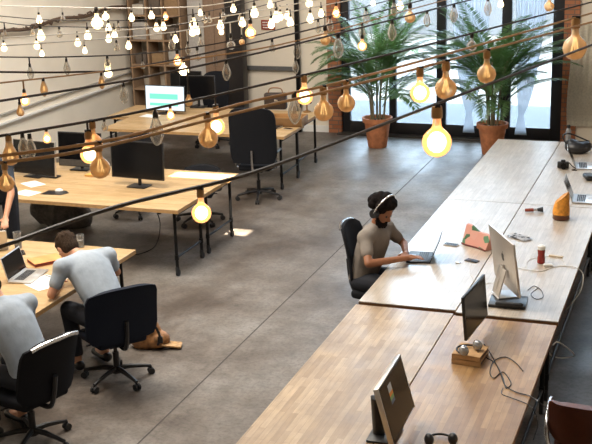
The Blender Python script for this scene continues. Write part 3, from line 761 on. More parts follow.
# silver desktop computer seen from behind, on a black stand
r, p, rot, piv = monitor('silver desktop computer seen from behind, beside the red bottle', (-1.50, 9.19, ZT+.028), R_(209), .62, .475, 'alu', 8, z=.075, t=.020, foot=False, chin=.08)
r.name = 'desktop_computer'; r['category'] = 'computer'; del r['group']
bm = bm_new()
for u in range(1):
    ring = [(-.0, .10), (.085, .10), (.10, .02), (.055, .0)]
tube(bm, smooth_pts([tuple(rot @ Vector((.012, 0, .20))+piv), (.055, 0, .20), (.085, 0, .10), (.095, 0, .008)]), .012, 8)
vs = box(bm, (.075, 0, .13), (.012, .17, .24), .005, Matrix.Rotation(R_(-14), 3, 'Y'))
obj('stand', bm, M['alu'], r)
bm = bm_new(); box(bm, (.02, 0, .004), (.19, .19, .008), .003); obj('foot', bm, M['alu'], r)
def logo_mesh(sz):
    bm = bm_new(); pts = []
    for k in range(26):
        a = 2*math.pi*k/26; x = math.cos(a); y = math.sin(a)
        rr = sz*(1-.10*math.exp(-((a-math.pi/2)/.35)**2)-.08*math.exp(-((a-3*math.pi/2)/.3)**2)-.30*math.exp(-(min(a, 2*math.pi-a)/.42)**2))
        pts.append((x*rr*.92, y*rr))
    prism(bm, pts, 0, .0012)
    prism(bm, [(.0, sz*1.05), (sz*.18, sz*1.12), (sz*.36, sz*1.5), (sz*.10, sz*1.38)], 0, .0012)
    return bm
lb = logo_mesh(.036)
MT = Matrix(((0, 0, 1), (1, 0, 0), (0, 1, 0)))
for v_ in lb.verts: v_.co = rot @ (MT @ v_.co + Vector((.0102, 0, .27)))+piv
obj('emblem', lb, M['black'], r)
bm = bm_new(); box(bm, (0, 0, .013), (.31, .26, .026), .006)
solo('storage_box', bm, M['black'], 'flat black box under the silver desktop computer', 'box', (-1.47, 9.06, ZT), R_(4))
for k, dy in enumerate((-.07,)):
    bm = bm_new(); caps(bm, (-.10, 0, .017), (.10, 0, .017), .017, .017)
    solo('black_pouch', bm, M['black'], 'rolled black pouch lying before the silver desktop computer', 'pouch', (-1.44, 8.92, ZT+.026), R_(4))
# black screen on a block of books
bm = bm_new()
bk = at(469, 357, ZT+.04)
def book(label, loc, rz, w, d, h, cover, pages=None, group=None, name='book'):
    r = thing(name, label, 'book', loc, rz, group)
    bm = bm_new(); box(bm, (0, 0, h/2), (w-.008, d-.010, h-.006)); obj('pages', bm, pages or M['paper'], r, False)
    bm = bm_new(); box(bm, (0, 0, .0015), (w, d, .003)); box(bm, (0, 0, h-.0015), (w, d, .003)); box(bm, (-w/2+.0015, 0, h/2), (.003, d, h)); obj('cover', bm, cover, r, False)
    return r
tan = plain('tan_pages', (.50, .30, .14), .7); brown = plain('brown_cover', (.10, .045, .02), .5)
book('thick tan book, lower of two under the black screen', (bk.x, bk.y+.05, ZT), R_(86), .24, .22, .038, tan, brown, 'books under the black screen')
book('thick tan book, upper of two under the black screen', (bk.x, bk.y+.05, ZT+.0385), R_(84), .23, .215, .038, tan, brown, 'books under the black screen')
monitor('glossy black screen raised on two books, seen from its side', (-1.575, 8.22, ZT+.002), R_(175), .58, .345, 'black', 5, screen='screen', z=.085, foot=False)
bm = bm_new()
r, p, rot, piv = monitor('black screen with rainbow sticker at the bottom of the picture', (-1.70, 6.44, ZT), R_(181), .56, .37, 'black', 15, z=.085, t=.03, rim='alu', arm=.12)
def sticker(parent, w, h, cols, y, z, t):
    n = len(cols)
    for k, (cname, c) in enumerate(cols):
        bm = bm_new(); vs = box(bm, (-t/2-.0016, y, z+(k-(n-1)/2)*h/n), (.0006, w, h/n))
        for v_ in vs: v_.co = rot @ v_.co+piv
        obj(cname, bm, plain(cname, c, .5, var=0), parent, False)
sticker(p, .075, .125, [('blue_stripe', (.12, .18, .30)), ('green_stripe', (.25, .45, .16)), ('orange_stripe', (.85, .32, .05)), ('pale_stripe', (.65, .70, .75)), ('pale_stripe', (.62, .68, .75))], .08, .26, .03)
# silver over-ear headphones at the foot of the black screen, black ones near the bottom edge
def phones(label, loc, rz, cup, band):
    r = thing('headphones', label, 'headphones', loc, rz)
    bm = bm_new(); tube(bm, [(math.sin(a)*.085, math.cos(a)*.095, .020) for a in [R_(-95+190*k/16) for k in range(17)]], .008); obj('headband', bm, band, r)
    for s in (-1, 1):
        bm = bm_new(); ball(bm, (s*.075, -.015, .04), .042, (.75, 1, .95)); obj('ear_cup', bm, cup, r)
    return r
hp_ = at(466, 349, ZT+.10)
phones('silver and black headphones on the books below the black screen', (bk.x+.0, bk.y+.0, ZT+.0775), R_(60), plain('silver_plastic', (.35, .36, .38), .25, .6), M['black'])
q = at(437, 441, ZT); phones('black headphones lying beside the screen with the rainbow sticker', (q.x+.03, q.y-.03, ZT), R_(20), M['black'], M['black'])
# laptop of the man in headphones
q = at(419, 262, ZT)
laptop('black laptop open in front of the man in headphones', (-2.475, 10.05, ZT), R_(8), 112, 'black', .32, .23)
def on(px, py, z=None): v_ = at(px, py, ZT if z is None else z); return (v_.x, v_.y, ZT if z is None else z)
q = on(583, 201); laptop('silver laptop open beside the orange paper bag', (on(572, 199)[0]+.135, on(572, 199)[1], ZT), R_(184), 112, 'alu', .37, .26)
q2 = on(580, 171); laptop('silver laptop open beside the black camera, further back', (on(575, 166)[0]+.13, on(575, 166)[1], ZT), R_(188), 116, 'alu', .36, .25)
# phones
def phone(label, px, py, rz, w=.075, d=.15, name='smartphone', body='alu'):
    r = thing(name, label, 'phone', on(px, py), rz, 'phones')
    bm = bm_new(); box(bm, (0, 0, .0045), (w, d, .009), .004); b_ = obj('body', bm, M[body], r)
    bm = bm_new(); box(bm, (0, 0, .0093), (w-.008, d-.016, .001)); obj('display', bm, M['screen'], b_)
phone('dark smartphone with pale rim lying left of the pink pouch', 451, 245, R_(78))
phone('smartphone lying beside the keys, below the pink pouch', 472, 261, R_(70), .07, .13, body='black')
phone('dark phone lying flat by the laptop lid at far left desk', 21, 253, R_(40), body='black')
t = thing('key_bunch', 'small bunch of keys beside the smartphone on the right table', 'keys', on(461, 263), R_(20))
for k in range(3):
    bm = bm_new(); a = R_(150+25*k); tube(bm, [(0, 0, .003), (.055*math.cos(a), .055*math.sin(a), .003)], .003, 6); ball(bm, (.012*math.cos(a), .012*math.sin(a), .004), .011, (1, 1, .3)); obj('key', bm, M['chrome'], t)
# pink and green pouch: standing wedge with patterned sides
m, nt, b = new_mat('pink_green_cloth'); v = coords(nt, 'Object', (1, 1, 1))
vo = nt.nodes.new('ShaderNodeTexVoronoi'); vo.inputs['Scale'].default_value = 13; nt.links.new(v, vo.inputs['Vector'])
sp = nt.nodes.new('ShaderNodeSeparateColor'); nt.links.new(vo.outputs['Color'], sp.inputs[0])
rr_ = ramp(nt, sp.outputs[0], [(0, (.62, .30, .24)), (.42, (.05, .13, .06)), (.60, (.62, .32, .26)), (.82, (.10, .22, .12))])
nt.nodes[-1].color_ramp.interpolation = 'CONSTANT' if hasattr(nt.nodes[-1], 'color_ramp') else 'LINEAR'
nt.links.new(rr_, b.inputs['Base Color']); b.inputs['Roughness'].default_value = .7; M['pouch'] = m
t = thing('cloth_pouch', 'pink and green patterned cloth pouch standing left of the silver computer', 'pouch', on(479, 246), R_(-35))
def wedge(bm, pts, z_of, th):
    pass
bm = bm_new()
L, D, Hh = .33, .15, .19; nn = 10; top = []; bl = []; br_ = []
for i in range(nn+1):
    u = i/nn; x = (u-.5)*L; z = Hh*(1-.35*u)+.012*math.sin(u*9); dd = D/2*(1+.1*math.sin(u*7))
    bl.append(bm.verts.new((x, -dd, 0))); br_.append(bm.verts.new((x, dd, 0))); top.append((bm.verts.new((x, -.012, z)), bm.verts.new((x, .012, z+.004))))
for i in range(nn):
    bm.faces.new((bl[i], bl[i+1], top[i+1][0], top[i][0])); bm.faces.new((top[i][0], top[i+1][0], top[i+1][1], top[i][1]))
    bm.faces.new((top[i][1], top[i+1][1], br_[i+1], br_[i])); bm.faces.new((br_[i], br_[i+1], bl[i+1], bl[i]))
for i in (0, nn): bm.faces.new((bl[i], top[i][0], top[i][1], br_[i]))
obj('cloth', bm, [M['pouch']], t)
bm = bm_new(); tube(bm, [((i/nn-.5)*L, -D/2*(1+.1*math.sin(i/nn*7))-.002, .008) for i in range(nn+1)], .008); obj('piping', bm, plain('dark_red_piping', (.14, .02, .015), .6), t)
# folded newspaper
t = thing('folded_magazine', 'crumpled grey and black magazine between silver computer and orange bag', 'magazine', on(520, 238), R_(-35))
bm = bm_new(); gg = [[bm.verts.new(((i/6-.5)*.24, (j/4-.5)*.13, .004+.012*abs(math.sin(i*1.3+j*1.9)))) for i in range(7)] for j in range(5)]
for j in range(4):
    for i in range(6): bm.faces.new((gg[j][i], gg[j][i+1], gg[j+1][i+1], gg[j+1][i]))
bmesh.ops.solidify(bm, geom=list(bm.faces), thickness=.004)
m, nt, b = new_mat('printed_paper'); n_ = noise(nt, coords(nt), 22, 2); nt.links.new(ramp(nt, n_, [(.44, (.04, .04, .05)), (.52, (.62, .62, .64))]), b.inputs['Base Color']); M['print'] = m
obj('sheets', bm, m, t)
# red bottle
t = thing('sauce_bottle', 'red bottle with white cap standing on the right table', 'bottle', on(541, 263), 0)
bm = bm_new(); lathe(bm, [(.030, 0), (.036, .006), (.036, .05), (.031, .08), (.035, .12), (.034, .135)], n=24); obj('bottle_body', bm, plain('red_bottle', (.26, .025, .02), .25, var=0), t)
bm = bm_new(); lathe(bm, [(.036, .135), (.037, .14), (.037, .165), (.022, .175)], n=24); obj('cap', bm, M['white'], t)
bm = bm_new(); box(bm, (0, 0, .013), (.085, .04, .026), .007)
solo('power_adapter', bm, M['white'], 'white power adapter on its cable beside the red bottle', 'adapter', on(548, 266.5), R_(15))
bm = bm_new(); box(bm, (0, 0, .008), (.13, .035, .016), .003)
solo('wooden_clip', bm, plain('pale_wood_clip', (.62, .50, .36), .6), 'pale wooden stick lying right of the red bottle', 'stick', on(556, 257), R_(-12))
# orange bag / jar
t = thing('paper_bag', 'crumpled orange paper bag with dark brown base on the right table', 'bag', on(561, 219), R_(10))
rnd = random.Random(3)
bm = bm_new(); lathe(bm, [(.080, 0), (.088, .01), (.086, .06)], n=22); obj('bag_base', bm, plain('dark_amber_base', (.10, .035, .015), .3), t)
bm = bm_new(); lathe(bm, [(.087, .055), (.086, .10), (.082, .14), (.078, .19), (.070, .235)], n=22)
for v_ in bm.verts:
    a = math.atan2(v_.co.y, v_.co.x); k = max(0, v_.co.z-.06)
    v_.co.x *= 1+.30*k*math.sin(3*a)+rnd.uniform(-.04, .04); v_.co.y *= 1-k*1.2
    v_.co.z += .05*k/.14*math.cos(a)+rnd.uniform(-.004, .004)
obj('bag_top', bm, plain('orange_paper', (.62, .25, .025), .55, var=.35, scale=24), t)
# hand tool lying left of the bag
t = thing('hand_torch', 'black and red torch lying left of the orange paper bag', 'torch', on(534, 212), R_(12))
bm = bm_new(); cone(bm, (.035, 0, .026), (.095, 0, .030), .016, .030, 16); obj('torch_head', bm, M['black'], t)
bm = bm_new(); cone(bm, (-.095, 0, .020), (-.005, 0, .024), .017, .019, 14); obj('handle', bm, plain('red_handle', (.22, .04, .02), .45), t)
bm = bm_new(); cone(bm, (-.005, 0, .024), (.035, 0, .026), .013, .014, 12); obj('collar', bm, M['chrome'], t)
# camera
t = thing('photo_camera', 'black camera lying between the open laptops and the table seam', 'camera', on(563, 168), R_(190))
bm = bm_new(); box(bm, (0, 0, .042), (.14, .065, .080), .014, seg=3); box(bm, (0, .0, .090), (.055, .05, .03), .01); obj('camera_body', bm, M['black'], t)
bm = bm_new(); cone(bm, (0, .03, .042), (0, .10, .042), .034, .036, 20); obj('lens', bm, M['screen'], t)
bm = bm_new(); tube(bm, smooth_pts([(-.07, 0, .07), (-.11, .02, .03), (-.15, .06, .006), (-.10, .12, .006), (-.16, .14, .006)]), .006); obj('strap', bm, M['black'], t)
# black shoulder bag and its strap, far right
t = thing('shoulder_bag', 'slumped black bag at the far right corner of the tables', 'bag', on(578, 153), R_(15))
bm = bm_new(); ball(bm, (0, 0, .075), .17, (1.05, .75, .50)); ball(bm, (-.07, .04, .10), .10, (1, .9, .8)); ball(bm, (.09, 0, .09), .09, (1, .9, .8))
bm = fuse(bm, .015, 3)
for v_ in bm.verts: v_.co.z = max(.0, v_.co.z)
obj('bag_body', bm, M['black'], t)
bm = bm_new(); tube(bm, smooth_pts([(-.14, 0, .10), (-.20, .02, .22), (-.12, .04, .25), (.02, .03, .20), (.14, 0, .15)]), .010); obj('strap', bm, M['black'], t)
t = thing('water_bottle', 'grey steel bottle standing behind the black bag at far right', 'bottle', on(568, 143.5), 0)
bm = bm_new(); lathe(bm, [(.034, 0), (.037, .01), (.037, .17), (.022, .21)], n=20); obj('bottle_body', bm, plain('grey_steel', (.30, .31, .33), .3, .7), t)
bm = bm_new(); lathe(bm, [(.022, .21), (.023, .25), (.018, .255)], n=18); obj('cap', bm, M['black'], t)
# sunglasses-like pouch at the frame edge
bm = bm_new(); box(bm, (0, 0, .03), (.12, .20, .06), .028, seg=4)
solo('glasses_case', bm, M['black'], 'black case resting beside the far silver laptop at the right edge', 'case', on(589, 179), R_(20))
# cables on the right tables
def cable(label, pts, r_, mat, z0=ZT, group=None, floor=False):
    bm = bm_new(); P3 = []
    for q in pts:
        zz = q[2] if len(q) > 2 else z0+r_
        P3.append(at(q[0], q[1], zz))
    tube(bm, smooth_pts(P3, 6), r_, 6)
    return solo('cable', bm, M[mat], label, 'cable', group=group)
gz = ZT+.005
cable('black cable looping from the books towards the table edge', [(478, 352, ZT+.08), (487, 358), (496, 364), (503, 378), (506, 388), (511, 383), (503, 372), (494, 378), (490, 372), (494, 361), (505, 357), (515, 362), (523, 371)], .004, 'black')
cable('black cable running off the right edge of the near table', [(484, 344, ZT+.06), (492, 356), (500, 372), (505, 385), (516, 392), (530, 396), (540, 403), (548, 412, .62), (546, 430, .45)], .004, 'black')
cable('second thin black cable beside the running one, dipping to the table edge', [(503, 388), (502, 394), (512, 398), (527, 404), (534, 411), (538, 424, .60), (533, 440, .4)], .003, 'black')
cable('white cable from the adapter curving down over the right table edge', [(516, 268), (530, 270), (542, 271), (553, 267), (566, 266), (577, 268), (583, 275, .70), (581, 290, .62), (572, 303, .55), (566, 310, .45)], .004, 'wire_white')
cable('thin white cable looped around the foot of the silver computer', [(470, 262), (471, 275), (480, 284), (492, 283), (500, 290)], .0025, 'wire_white')
cable('thin white cable looped around the red bottle', [(526, 268), (528, 261), (536, 258), (550, 256), (562, 260), (566, 266)], .0025, 'wire_white')
cable('thin dark cable curling right of the flat black box', [(528, 290), (534, 286), (541, 290), (543, 297), (536, 299), (531, 294), (538, 288)], .003, 'black')
cable('grey cable bundle hanging beside the near table, right of its corner', [(553, 345, .5), (558, 342, .35), (570, 350, .2), (574, 356, .1), (562, 358, .08), (552, 356, .12), (549, 352, .3)], .006, 'wire_white')

# ---------------------------------------------------------------- things on the desks at the left
def facing(pa, pb):
    """yaw so that local +y runs from a to b"""
    d = Vector(pb)-Vector(pa); return math.atan2(-d.x, d.y)
a_, b_ = Vector(on(7.6, 283.5)), Vector(on(26.6, 269.5))
mid = (a_+b_)/2; rz = facing(b_, a_)
d_ = Vector((math.cos(rz), math.sin(rz), 0))
laptop('open silver laptop with dark screen in front of the man bent over papers', (mid.x-d_.x*.115, mid.y-d_.y*.115, ZT), rz, 104, 'alu', (a_-b_).length*.98, .23)
laptop('pale laptop seen from behind its lid at the left edge', (on(-6, 248)[0], on(-6, 248)[1], ZT), R_(-60), 105, 'alu', .30, .21)
def sheet(label, px, py, rz, w=.21, d=.297, z=ZT, mat='paper', name='paper_sheet', cat='paper', h=.0012, group='papers'):
    p_ = on(px, py, z); bm = bm_new(); box(bm, (0, 0, h/2), (w, d, h)); return solo(name, bm, M[mat], label, cat, p_, rz, group, False)
sheet('white paper sheet right of the open laptop, lower of two', 42, 284, R_(62), .24, .30)
sheet('white paper sheet right of the open laptop, upper of two', 49, 280, R_(80), .21, .27, ZT+.0013)
sheet('white paper lying on the middle desk at the left edge', 27, 193, R_(75), .2, .28, .8015)
sheet('pale paper further back on the middle desk, near the left screen', 33, 184, R_(60), .2, .28, .8015)
sheet('paper on the rear desk before the white lit screen', 150, 116, R_(80), .2, .28, .8015)
q = on(46, 262)
book('orange and pink book with dark red edge on the left desk', q, facing(on(38, 262), on(58, 258)), .22, .30, .035, plain('orange_cover', (.72, .30, .10), .5, var=.2, scale=8), plain('dark_red_pages', (.20, .03, .025), .6), name='hardback_book')
t = thing('pencil', 'thin dark pencil lying on the white papers', 'pencil', on(50, 277, ZT+.003), R_(-20))
bm = bm_new(); cone(bm, (-.07, 0, .004), (.07, 0, .004), .0035, n=6); obj('shaft', bm, M['black'], t); bm = bm_new(); cone(bm, (.07, 0, .004), (.09, 0, .004), .0035, .0005, n=6); obj('tip', bm, brown, t)
def glass(label, px, py, h=.13, rr=.038, water=.55):
    t = thing('drinking_glass', label, 'glass', on(px, py), 0, 'drinking glasses')
    bm = bm_new(); lathe(bm, [(rr*.85, 0), (rr, h), (rr-.003, h), (rr*.85-.003, .006)], n=22, cap=False); obj('glass', bm, M['drinkglass'], t)
    bm = bm_new(); lathe(bm, [(rr*.8, .007), (rr*.91, h*water)], n=22); obj('water', bm, glassy('water_%d' % px, (.8, .82, .84), .35, (.7, .7, .7)), t)
glass('tall glass of water beside the pale laptop at the left edge', 18.5, 248, .17, .042)
glass('dark drinking glass behind the head of the man bent over papers', 81, 247, .13)
# screens on the middle desk
ZT = .8015
q = on(145, 188); monitor('black screen on a stand facing the camera, on the middle desk', (q[0]-.10, q[1]+.03, ZT), R_(86), .72, .45, 'black', 3, z=.10)
q = on(38, 178); monitor('large dark screen with silver rim on the middle desk at left', (q[0]-.08, q[1]+.06, ZT), R_(82), .66, .42, 'black', 6, z=.03, rim='alu')
q = on(84, 172)
r, p, rot, piv = monitor('dark screen with grey chin at the rear of the middle desk', (q[0]-.10, q[1]+.10, ZT), R_(90), .62, .44, 'black', 4, z=.04)
bm = bm_new(); vs = box(bm, (-.0125, 0, .05), (.002, .60, .08))
for v_ in vs: v_.co = rot @ v_.co+piv
obj('chin', bm, plain('grey_chin', (.11, .105, .10), .4, .4), p)
r = thing('keyboard', 'dark keyboard in front of the silver rimmed screen', 'keyboard', on(46, 176.5), R_(86))
bm = bm_new(); box(bm, (0, 0, .008), (.12, .38, .014), .005); kb = obj('keyboard_base', bm, M['black'], r)
bm = bm_new()
for i in range(5):
    for j in range(14): box(bm, ((i-2)*.021, (j-6.5)*.025, .016), (.017, .020, .003))
o = obj('keys', bm, M['keys'], kb); o['kind'] = 'stuff'
bm = bm_new(); prism(bm, [(-.16, -.09), (.10, -.11), (.17, -.02), (.10, .08), (-.12, .09)], 0, .003)
solo('mouse_mat', bm, M['black'], 'black mouse mat on the front of the middle desk', 'mouse mat', on(56, 192.5), R_(10))
def mouse(label, loc, mat):
    bm = bm_new(); ball(bm, (0, 0, .002), .05, (1.0, .62, .62))
    for v_ in bm.verts: v_.co.z = max(0, v_.co.z)
    solo('computer_mouse', bm, M[mat], label, 'mouse', loc, R_(20))
q = on(59, 191, ZT+.003); mouse('white computer mouse on the black mouse mat', q, 'white')
book('orange notebook on a pale tray at the rear of the middle desk', on(97, 175.5), R_(90), .16, .26, .02, plain('orange_board', (.75, .38, .10), .6), tan, name='notebook')
# rear desk
q = on(163, 114); r, p, rot, piv = monitor('lit white screen with green bars on the rear desk', (q[0]+.04, q[1]+.02, ZT), R_(88), .70, .40, 'black', 3, z=.05)
m_w = emit('screen_white', (.80, .92, 1.0), .85); m_g = emit('screen_green', (.22, .78, .58), .80)
bm = bm_new(); vs = box(bm, (-.0125, 0, .20), (.001, .675, .375))
for v_ in vs: v_.co = rot @ v_.co+piv
obj('lit_display', bm, m_w, p)
for (z_, h_, w_) in ((.225, .085, .50), (.10, .045, .50)):
    bm = bm_new(); vs = box(bm, (-.0132, .02, z_), (.0006, w_, h_))
    for v_ in vs: v_.co = rot @ v_.co+piv
    obj('green_bar', bm, m_g, p)
q = on(196, 108); monitor('large black screen behind the lit white one, right side', (q[0]+.02, q[1]+.05, ZT), R_(96), .60, .38, 'black', 2, z=.14, group='desktop screens')
q = on(182, 105); monitor('large black screen behind the lit white one, left side', (q[0]-.05, q[1]+.30, ZT), R_(84), .60, .38, 'black', 2, z=.14, group='desktop screens')
def crate(label, loc, rz, w, d, h, mat, name='wooden_crate', cat='crate'):
    r = thing(name, label, cat, loc, rz); t_ = .012
    bm = bm_new(); box(bm, (0, 0, t_/2), (w, d, t_)); obj('bottom', bm, mat, r, False)
    for s in (-1, 1):
        bm = bm_new(); box(bm, (s*(w/2-t_/2), 0, h/2), (t_, d, h), .002); obj('side_panel', bm, mat, r)
        bm = bm_new(); box(bm, (0, s*(d/2-t_/2), h/2), (w-2*t_, t_, h), .002); obj('side_panel', bm, mat, r)
    return r
q = on(288, 124.5); cw = wood_mat('crate_wood', (.42, .22, .08), (.56, .33, .14), .5, 'X', 3, .3)
bm = bm_new(); crate('low wooden crate at the right end of the rear desk', q, R_(4), .52, .36, .13, cw)
t = thing('satchel', 'dark brown bag standing on the rear desk behind the wooden crate', 'bag', on(276, 109), R_(8))
bm = bm_new(); box(bm, (0, 0, .13), (.36, .14, .26), .03, seg=3); obj('bag_body', bm, plain('dark_brown_leather', (.035, .020, .014), .5), t)
bm = bm_new(); tube(bm, smooth_pts([(-.12, 0, .25), (-.08, 0, .33), (.08, 0, .33), (.12, 0, .25)]), .010); obj('handle', bm, plain('tan_strap', (.28, .14, .06), .5), t)
bm = bm_new(); box(bm, (.02, -.072, .15), (.06, .006, .03), .002); obj('buckle', bm, M['chrome'], t)
t = thing('desk_lamp', 'small dark lamp with brass base right of the wooden crate', 'lamp', on(307, 112), 0)
bm = bm_new(); lathe(bm, [(.06, 0), (.06, .015), (.012, .03), (.010, .16)], n=20); obj('lamp_base', bm, M['brass'], t)
bm = bm_new(); lathe(bm, [(.08, .14), (.05, .23), (.02, .25)], n=20); obj('lamp_shade', bm, M['black'], t)
book('black notebook on the rear desk beside the tall chair', on(272, 127), R_(80), .2, .3, .02, M['black'], name='notebook')
phone('pale phone lying at the front corner of the rear desk', 288, 129, R_(75))
# brown leather satchel on the floor by the chair
t = thing('backpack', 'worn tan and brown leather bag slumped on the floor behind the chair', 'bag', (at(152, 347, 0).x, at(152, 347, 0).y, 0), R_(20))
lm = plain('worn_tan_leather', (.30, .14, .05), .55, var=.7, scale=16)
bm = bm_new(); ball(bm, (-.06, .02, .13), .17, (.95, .7, 1.05)); ball(bm, (.04, 0, .08), .12, (1.2, .9, .75)); ball(bm, (-.08, .03, .27), .08, (1, .8, 1.2))
bm = fuse(bm, .014, 2); rnd = random.Random(2)
for v_ in bm.verts: v_.co.z = max(.001, v_.co.z)
obj('bag_body', bm, lm, t)
bm = bm_new(); box(bm, (.19, -.03, .035), (.20, .13, .022), .01, Matrix.Rotation(R_(8), 3, 'Y'), 3); obj('flap', bm, plain('light_tan_leather', (.46, .27, .11), .5, var=.4), t)
bm = bm_new(); tube(bm, smooth_pts([(-.02, -.10, .30), (.06, -.13, .26), (.10, -.12, .14), (.07, -.10, .06)]), .013); box(bm, (.10, -.12, .12), (.05, .03, .07), .01); obj('strap', bm, M['black'], t)
# cable hanging from the middle desk and sheeting under it
cable('black cable hanging under the middle desk to the floor', [(155, 208, .7), (160, 222, .5), (158, 240, .3), (150, 250, .05), (130, 255, .01), (100, 250, .01)], .006, 'black')
t = thing('cloth_bundle', 'grey cloth bundle heaped on the floor under the middle desk', 'cloth', (at(55, 230, 0).x, at(55, 230, 0).y+.2, 0), 0)
bm = bm_new(); ball(bm, (0, 0, .18), .28, (1.2, .8, .9)); ball(bm, (.22, .05, .12), .18); ball(bm, (-.25, 0, .22), .2); bm = fuse(bm, .02, 2)
for v_ in bm.verts: v_.co.z = max(.001, v_.co.z+.02*math.sin(v_.co.x*40)*math.cos(v_.co.y*30))
obj('cloth', bm, plain('grey_brown_cloth', (.085, .075, .066), .9, var=.3), t)
# red notice on the back wall
q = aty(268, 25, Y1-.02); t = thing('wall_sign', 'small red sign with pale lettering on the back wall', 'sign', (q.x, Y1-.012, q.z), 0)
bm = bm_new(); box(bm, (0, 0, 0), (.26, .02, .17), .004); sp_ = obj('sign_board', bm, plain('red_board', (.30, .05, .03), .5), t)
for z_ in (.045, 0, -.045):
    bm = bm_new(); rnd = random.Random(int(z_*1000)+99); x_ = -.10
    while x_ < .09:
        w_ = rnd.uniform(.012, .03); box(bm, (x_+w_/2, -.011, z_), (w_, .002, .02)); x_ += w_+.008
    o = obj('text_line', bm, M['white'], sp_, False); o['kind'] = 'stuff'
# shelving in the far left corner
t = thing('shelving_unit', 'tall brown shelving unit in the far left corner', 'shelf', ((X0-8.8)/2+.06, Y1-.25, 0), 0)
sw = plain('brown_shelf', (.32, .21, .13), .6)
for s in (-1, -.32, .32, 1):
    bm = bm_new(); box(bm, (s*.50, 0, 1.6), (.030, .40, 3.2)); obj('upright', bm, sw, t)
for k in range(7):
    bm = bm_new(); box(bm, (0, 0, .3+k*.44), (1.0, .38, .03)); obj('shelf', bm, sw, t)
rnd = random.Random(4); bc = [('brown', plain('cardboard', (.30, .19, .10), .8)), ('dark', plain('dark_box', (.13, .10, .08), .7)), ('pale', plain('pale_box', (.55, .50, .43), .8)), ('grey', plain('grey_box', (.42, .40, .38), .7))]
lv = ['lowest', 'second', 'third', 'fourth', 'fifth', 'sixth', 'top']
for k in range(2, 7):
    for j in range(3):
        nm, mt = bc[(k*2+j*3+k//2) % 4]; w_ = rnd.uniform(.20, .27); h_ = rnd.uniform(.16, .34)
        bm = bm_new(); box(bm, (0, 0, h_/2), (w_, .30, h_), .004); box(bm, (0, -.151, h_*.55), (w_*.4, .002, h_*.2))
        solo('storage_box', bm, mt, '%s box on the %s shelf of the corner shelving, %s of three' % (nm, lv[k], ['left', 'middle', 'right'][j]), 'box', ((X0-8.8)/2+.06-.33+j*.33, Y1-.26, .316+k*.44), 0, 'boxes on the corner shelving')
t = thing('tall_cabinet', 'brown wooden cabinet between the pale pillar and the black column', 'cabinet', (-8.22, Y1-.22, 0), 0)
bm = bm_new(); box(bm, (0, 0, 1.25), (.42, .36, 2.5), .01); obj('body', bm, plain('brown_cabinet', (.20, .13, .085), .6), t)
for s in (-1, 1):
    bm = bm_new(); box(bm, (s*.10, -.19, 1.25), (.19, .02, 2.4), .004); dr = obj('door', bm, plain('brown_cabinet_door', (.23, .15, .10), .55), t)
    bm = bm_new(); cone(bm, (s*.025, -.21, 1.2), (s*.025, -.21, 1.4), .007); obj('handle', bm, M['chrome'], dr)
# conduit with clamps along the left wall
zc = 2.22
bm = bm_new(); n_ = 40; tube(bm, [(X0+.07, 9+i*(Y1-9-.1)/n_, zc+.03*math.sin(i*.9)) for i in range(n_+1)], .028, 8)
for i in range(46):
    y_ = 9.1+i*.21; tube(bm, [(X0+.07+.03*math.sin(i*2), y_, zc+.02), (X0+.10, y_+.10, zc+.04*math.sin(i*1.7)), (X0+.06, y_+.2, zc)], .014, 6)
solo('wall_conduit', bm, plain('rusty_brown_pipe', (.12, .075, .05), .6), 'rusty brown pipe wrapped in cable along the left wall', 'pipe')
# white garments / straps hanging right of the windows
for k, (px, nm) in enumerate(((576, 'left'), (588, 'right'))):
    q = aty(px, 60, Y1-.05); bm = bm_new(); n_ = 12; g = []
    for j in range(13):
        g.append([bm.verts.new(((i/n_-.5)*(.20-.04*math.sin(j*.5)), .006*math.sin(i*1.0+j*.2), -j*.14+.6)) for i in range(n_+1)])
    for A, B in zip(g, g[1:]):
        for i in range(n_): bm.faces.new((A[i], A[i+1], B[i+1], B[i]))
    bmesh.ops.solidify(bm, geom=list(bm.faces), thickness=.006)
    solo('hanging_cloth', bm, plain('cream_cloth_'+nm, (.86, .80, .68), .9), 'cream cloth hanging on the back wall right of the windows, %s of two' % nm, 'cloth', (q.x, Y1-.06, q.z), 0, 'cream cloths on the back wall')

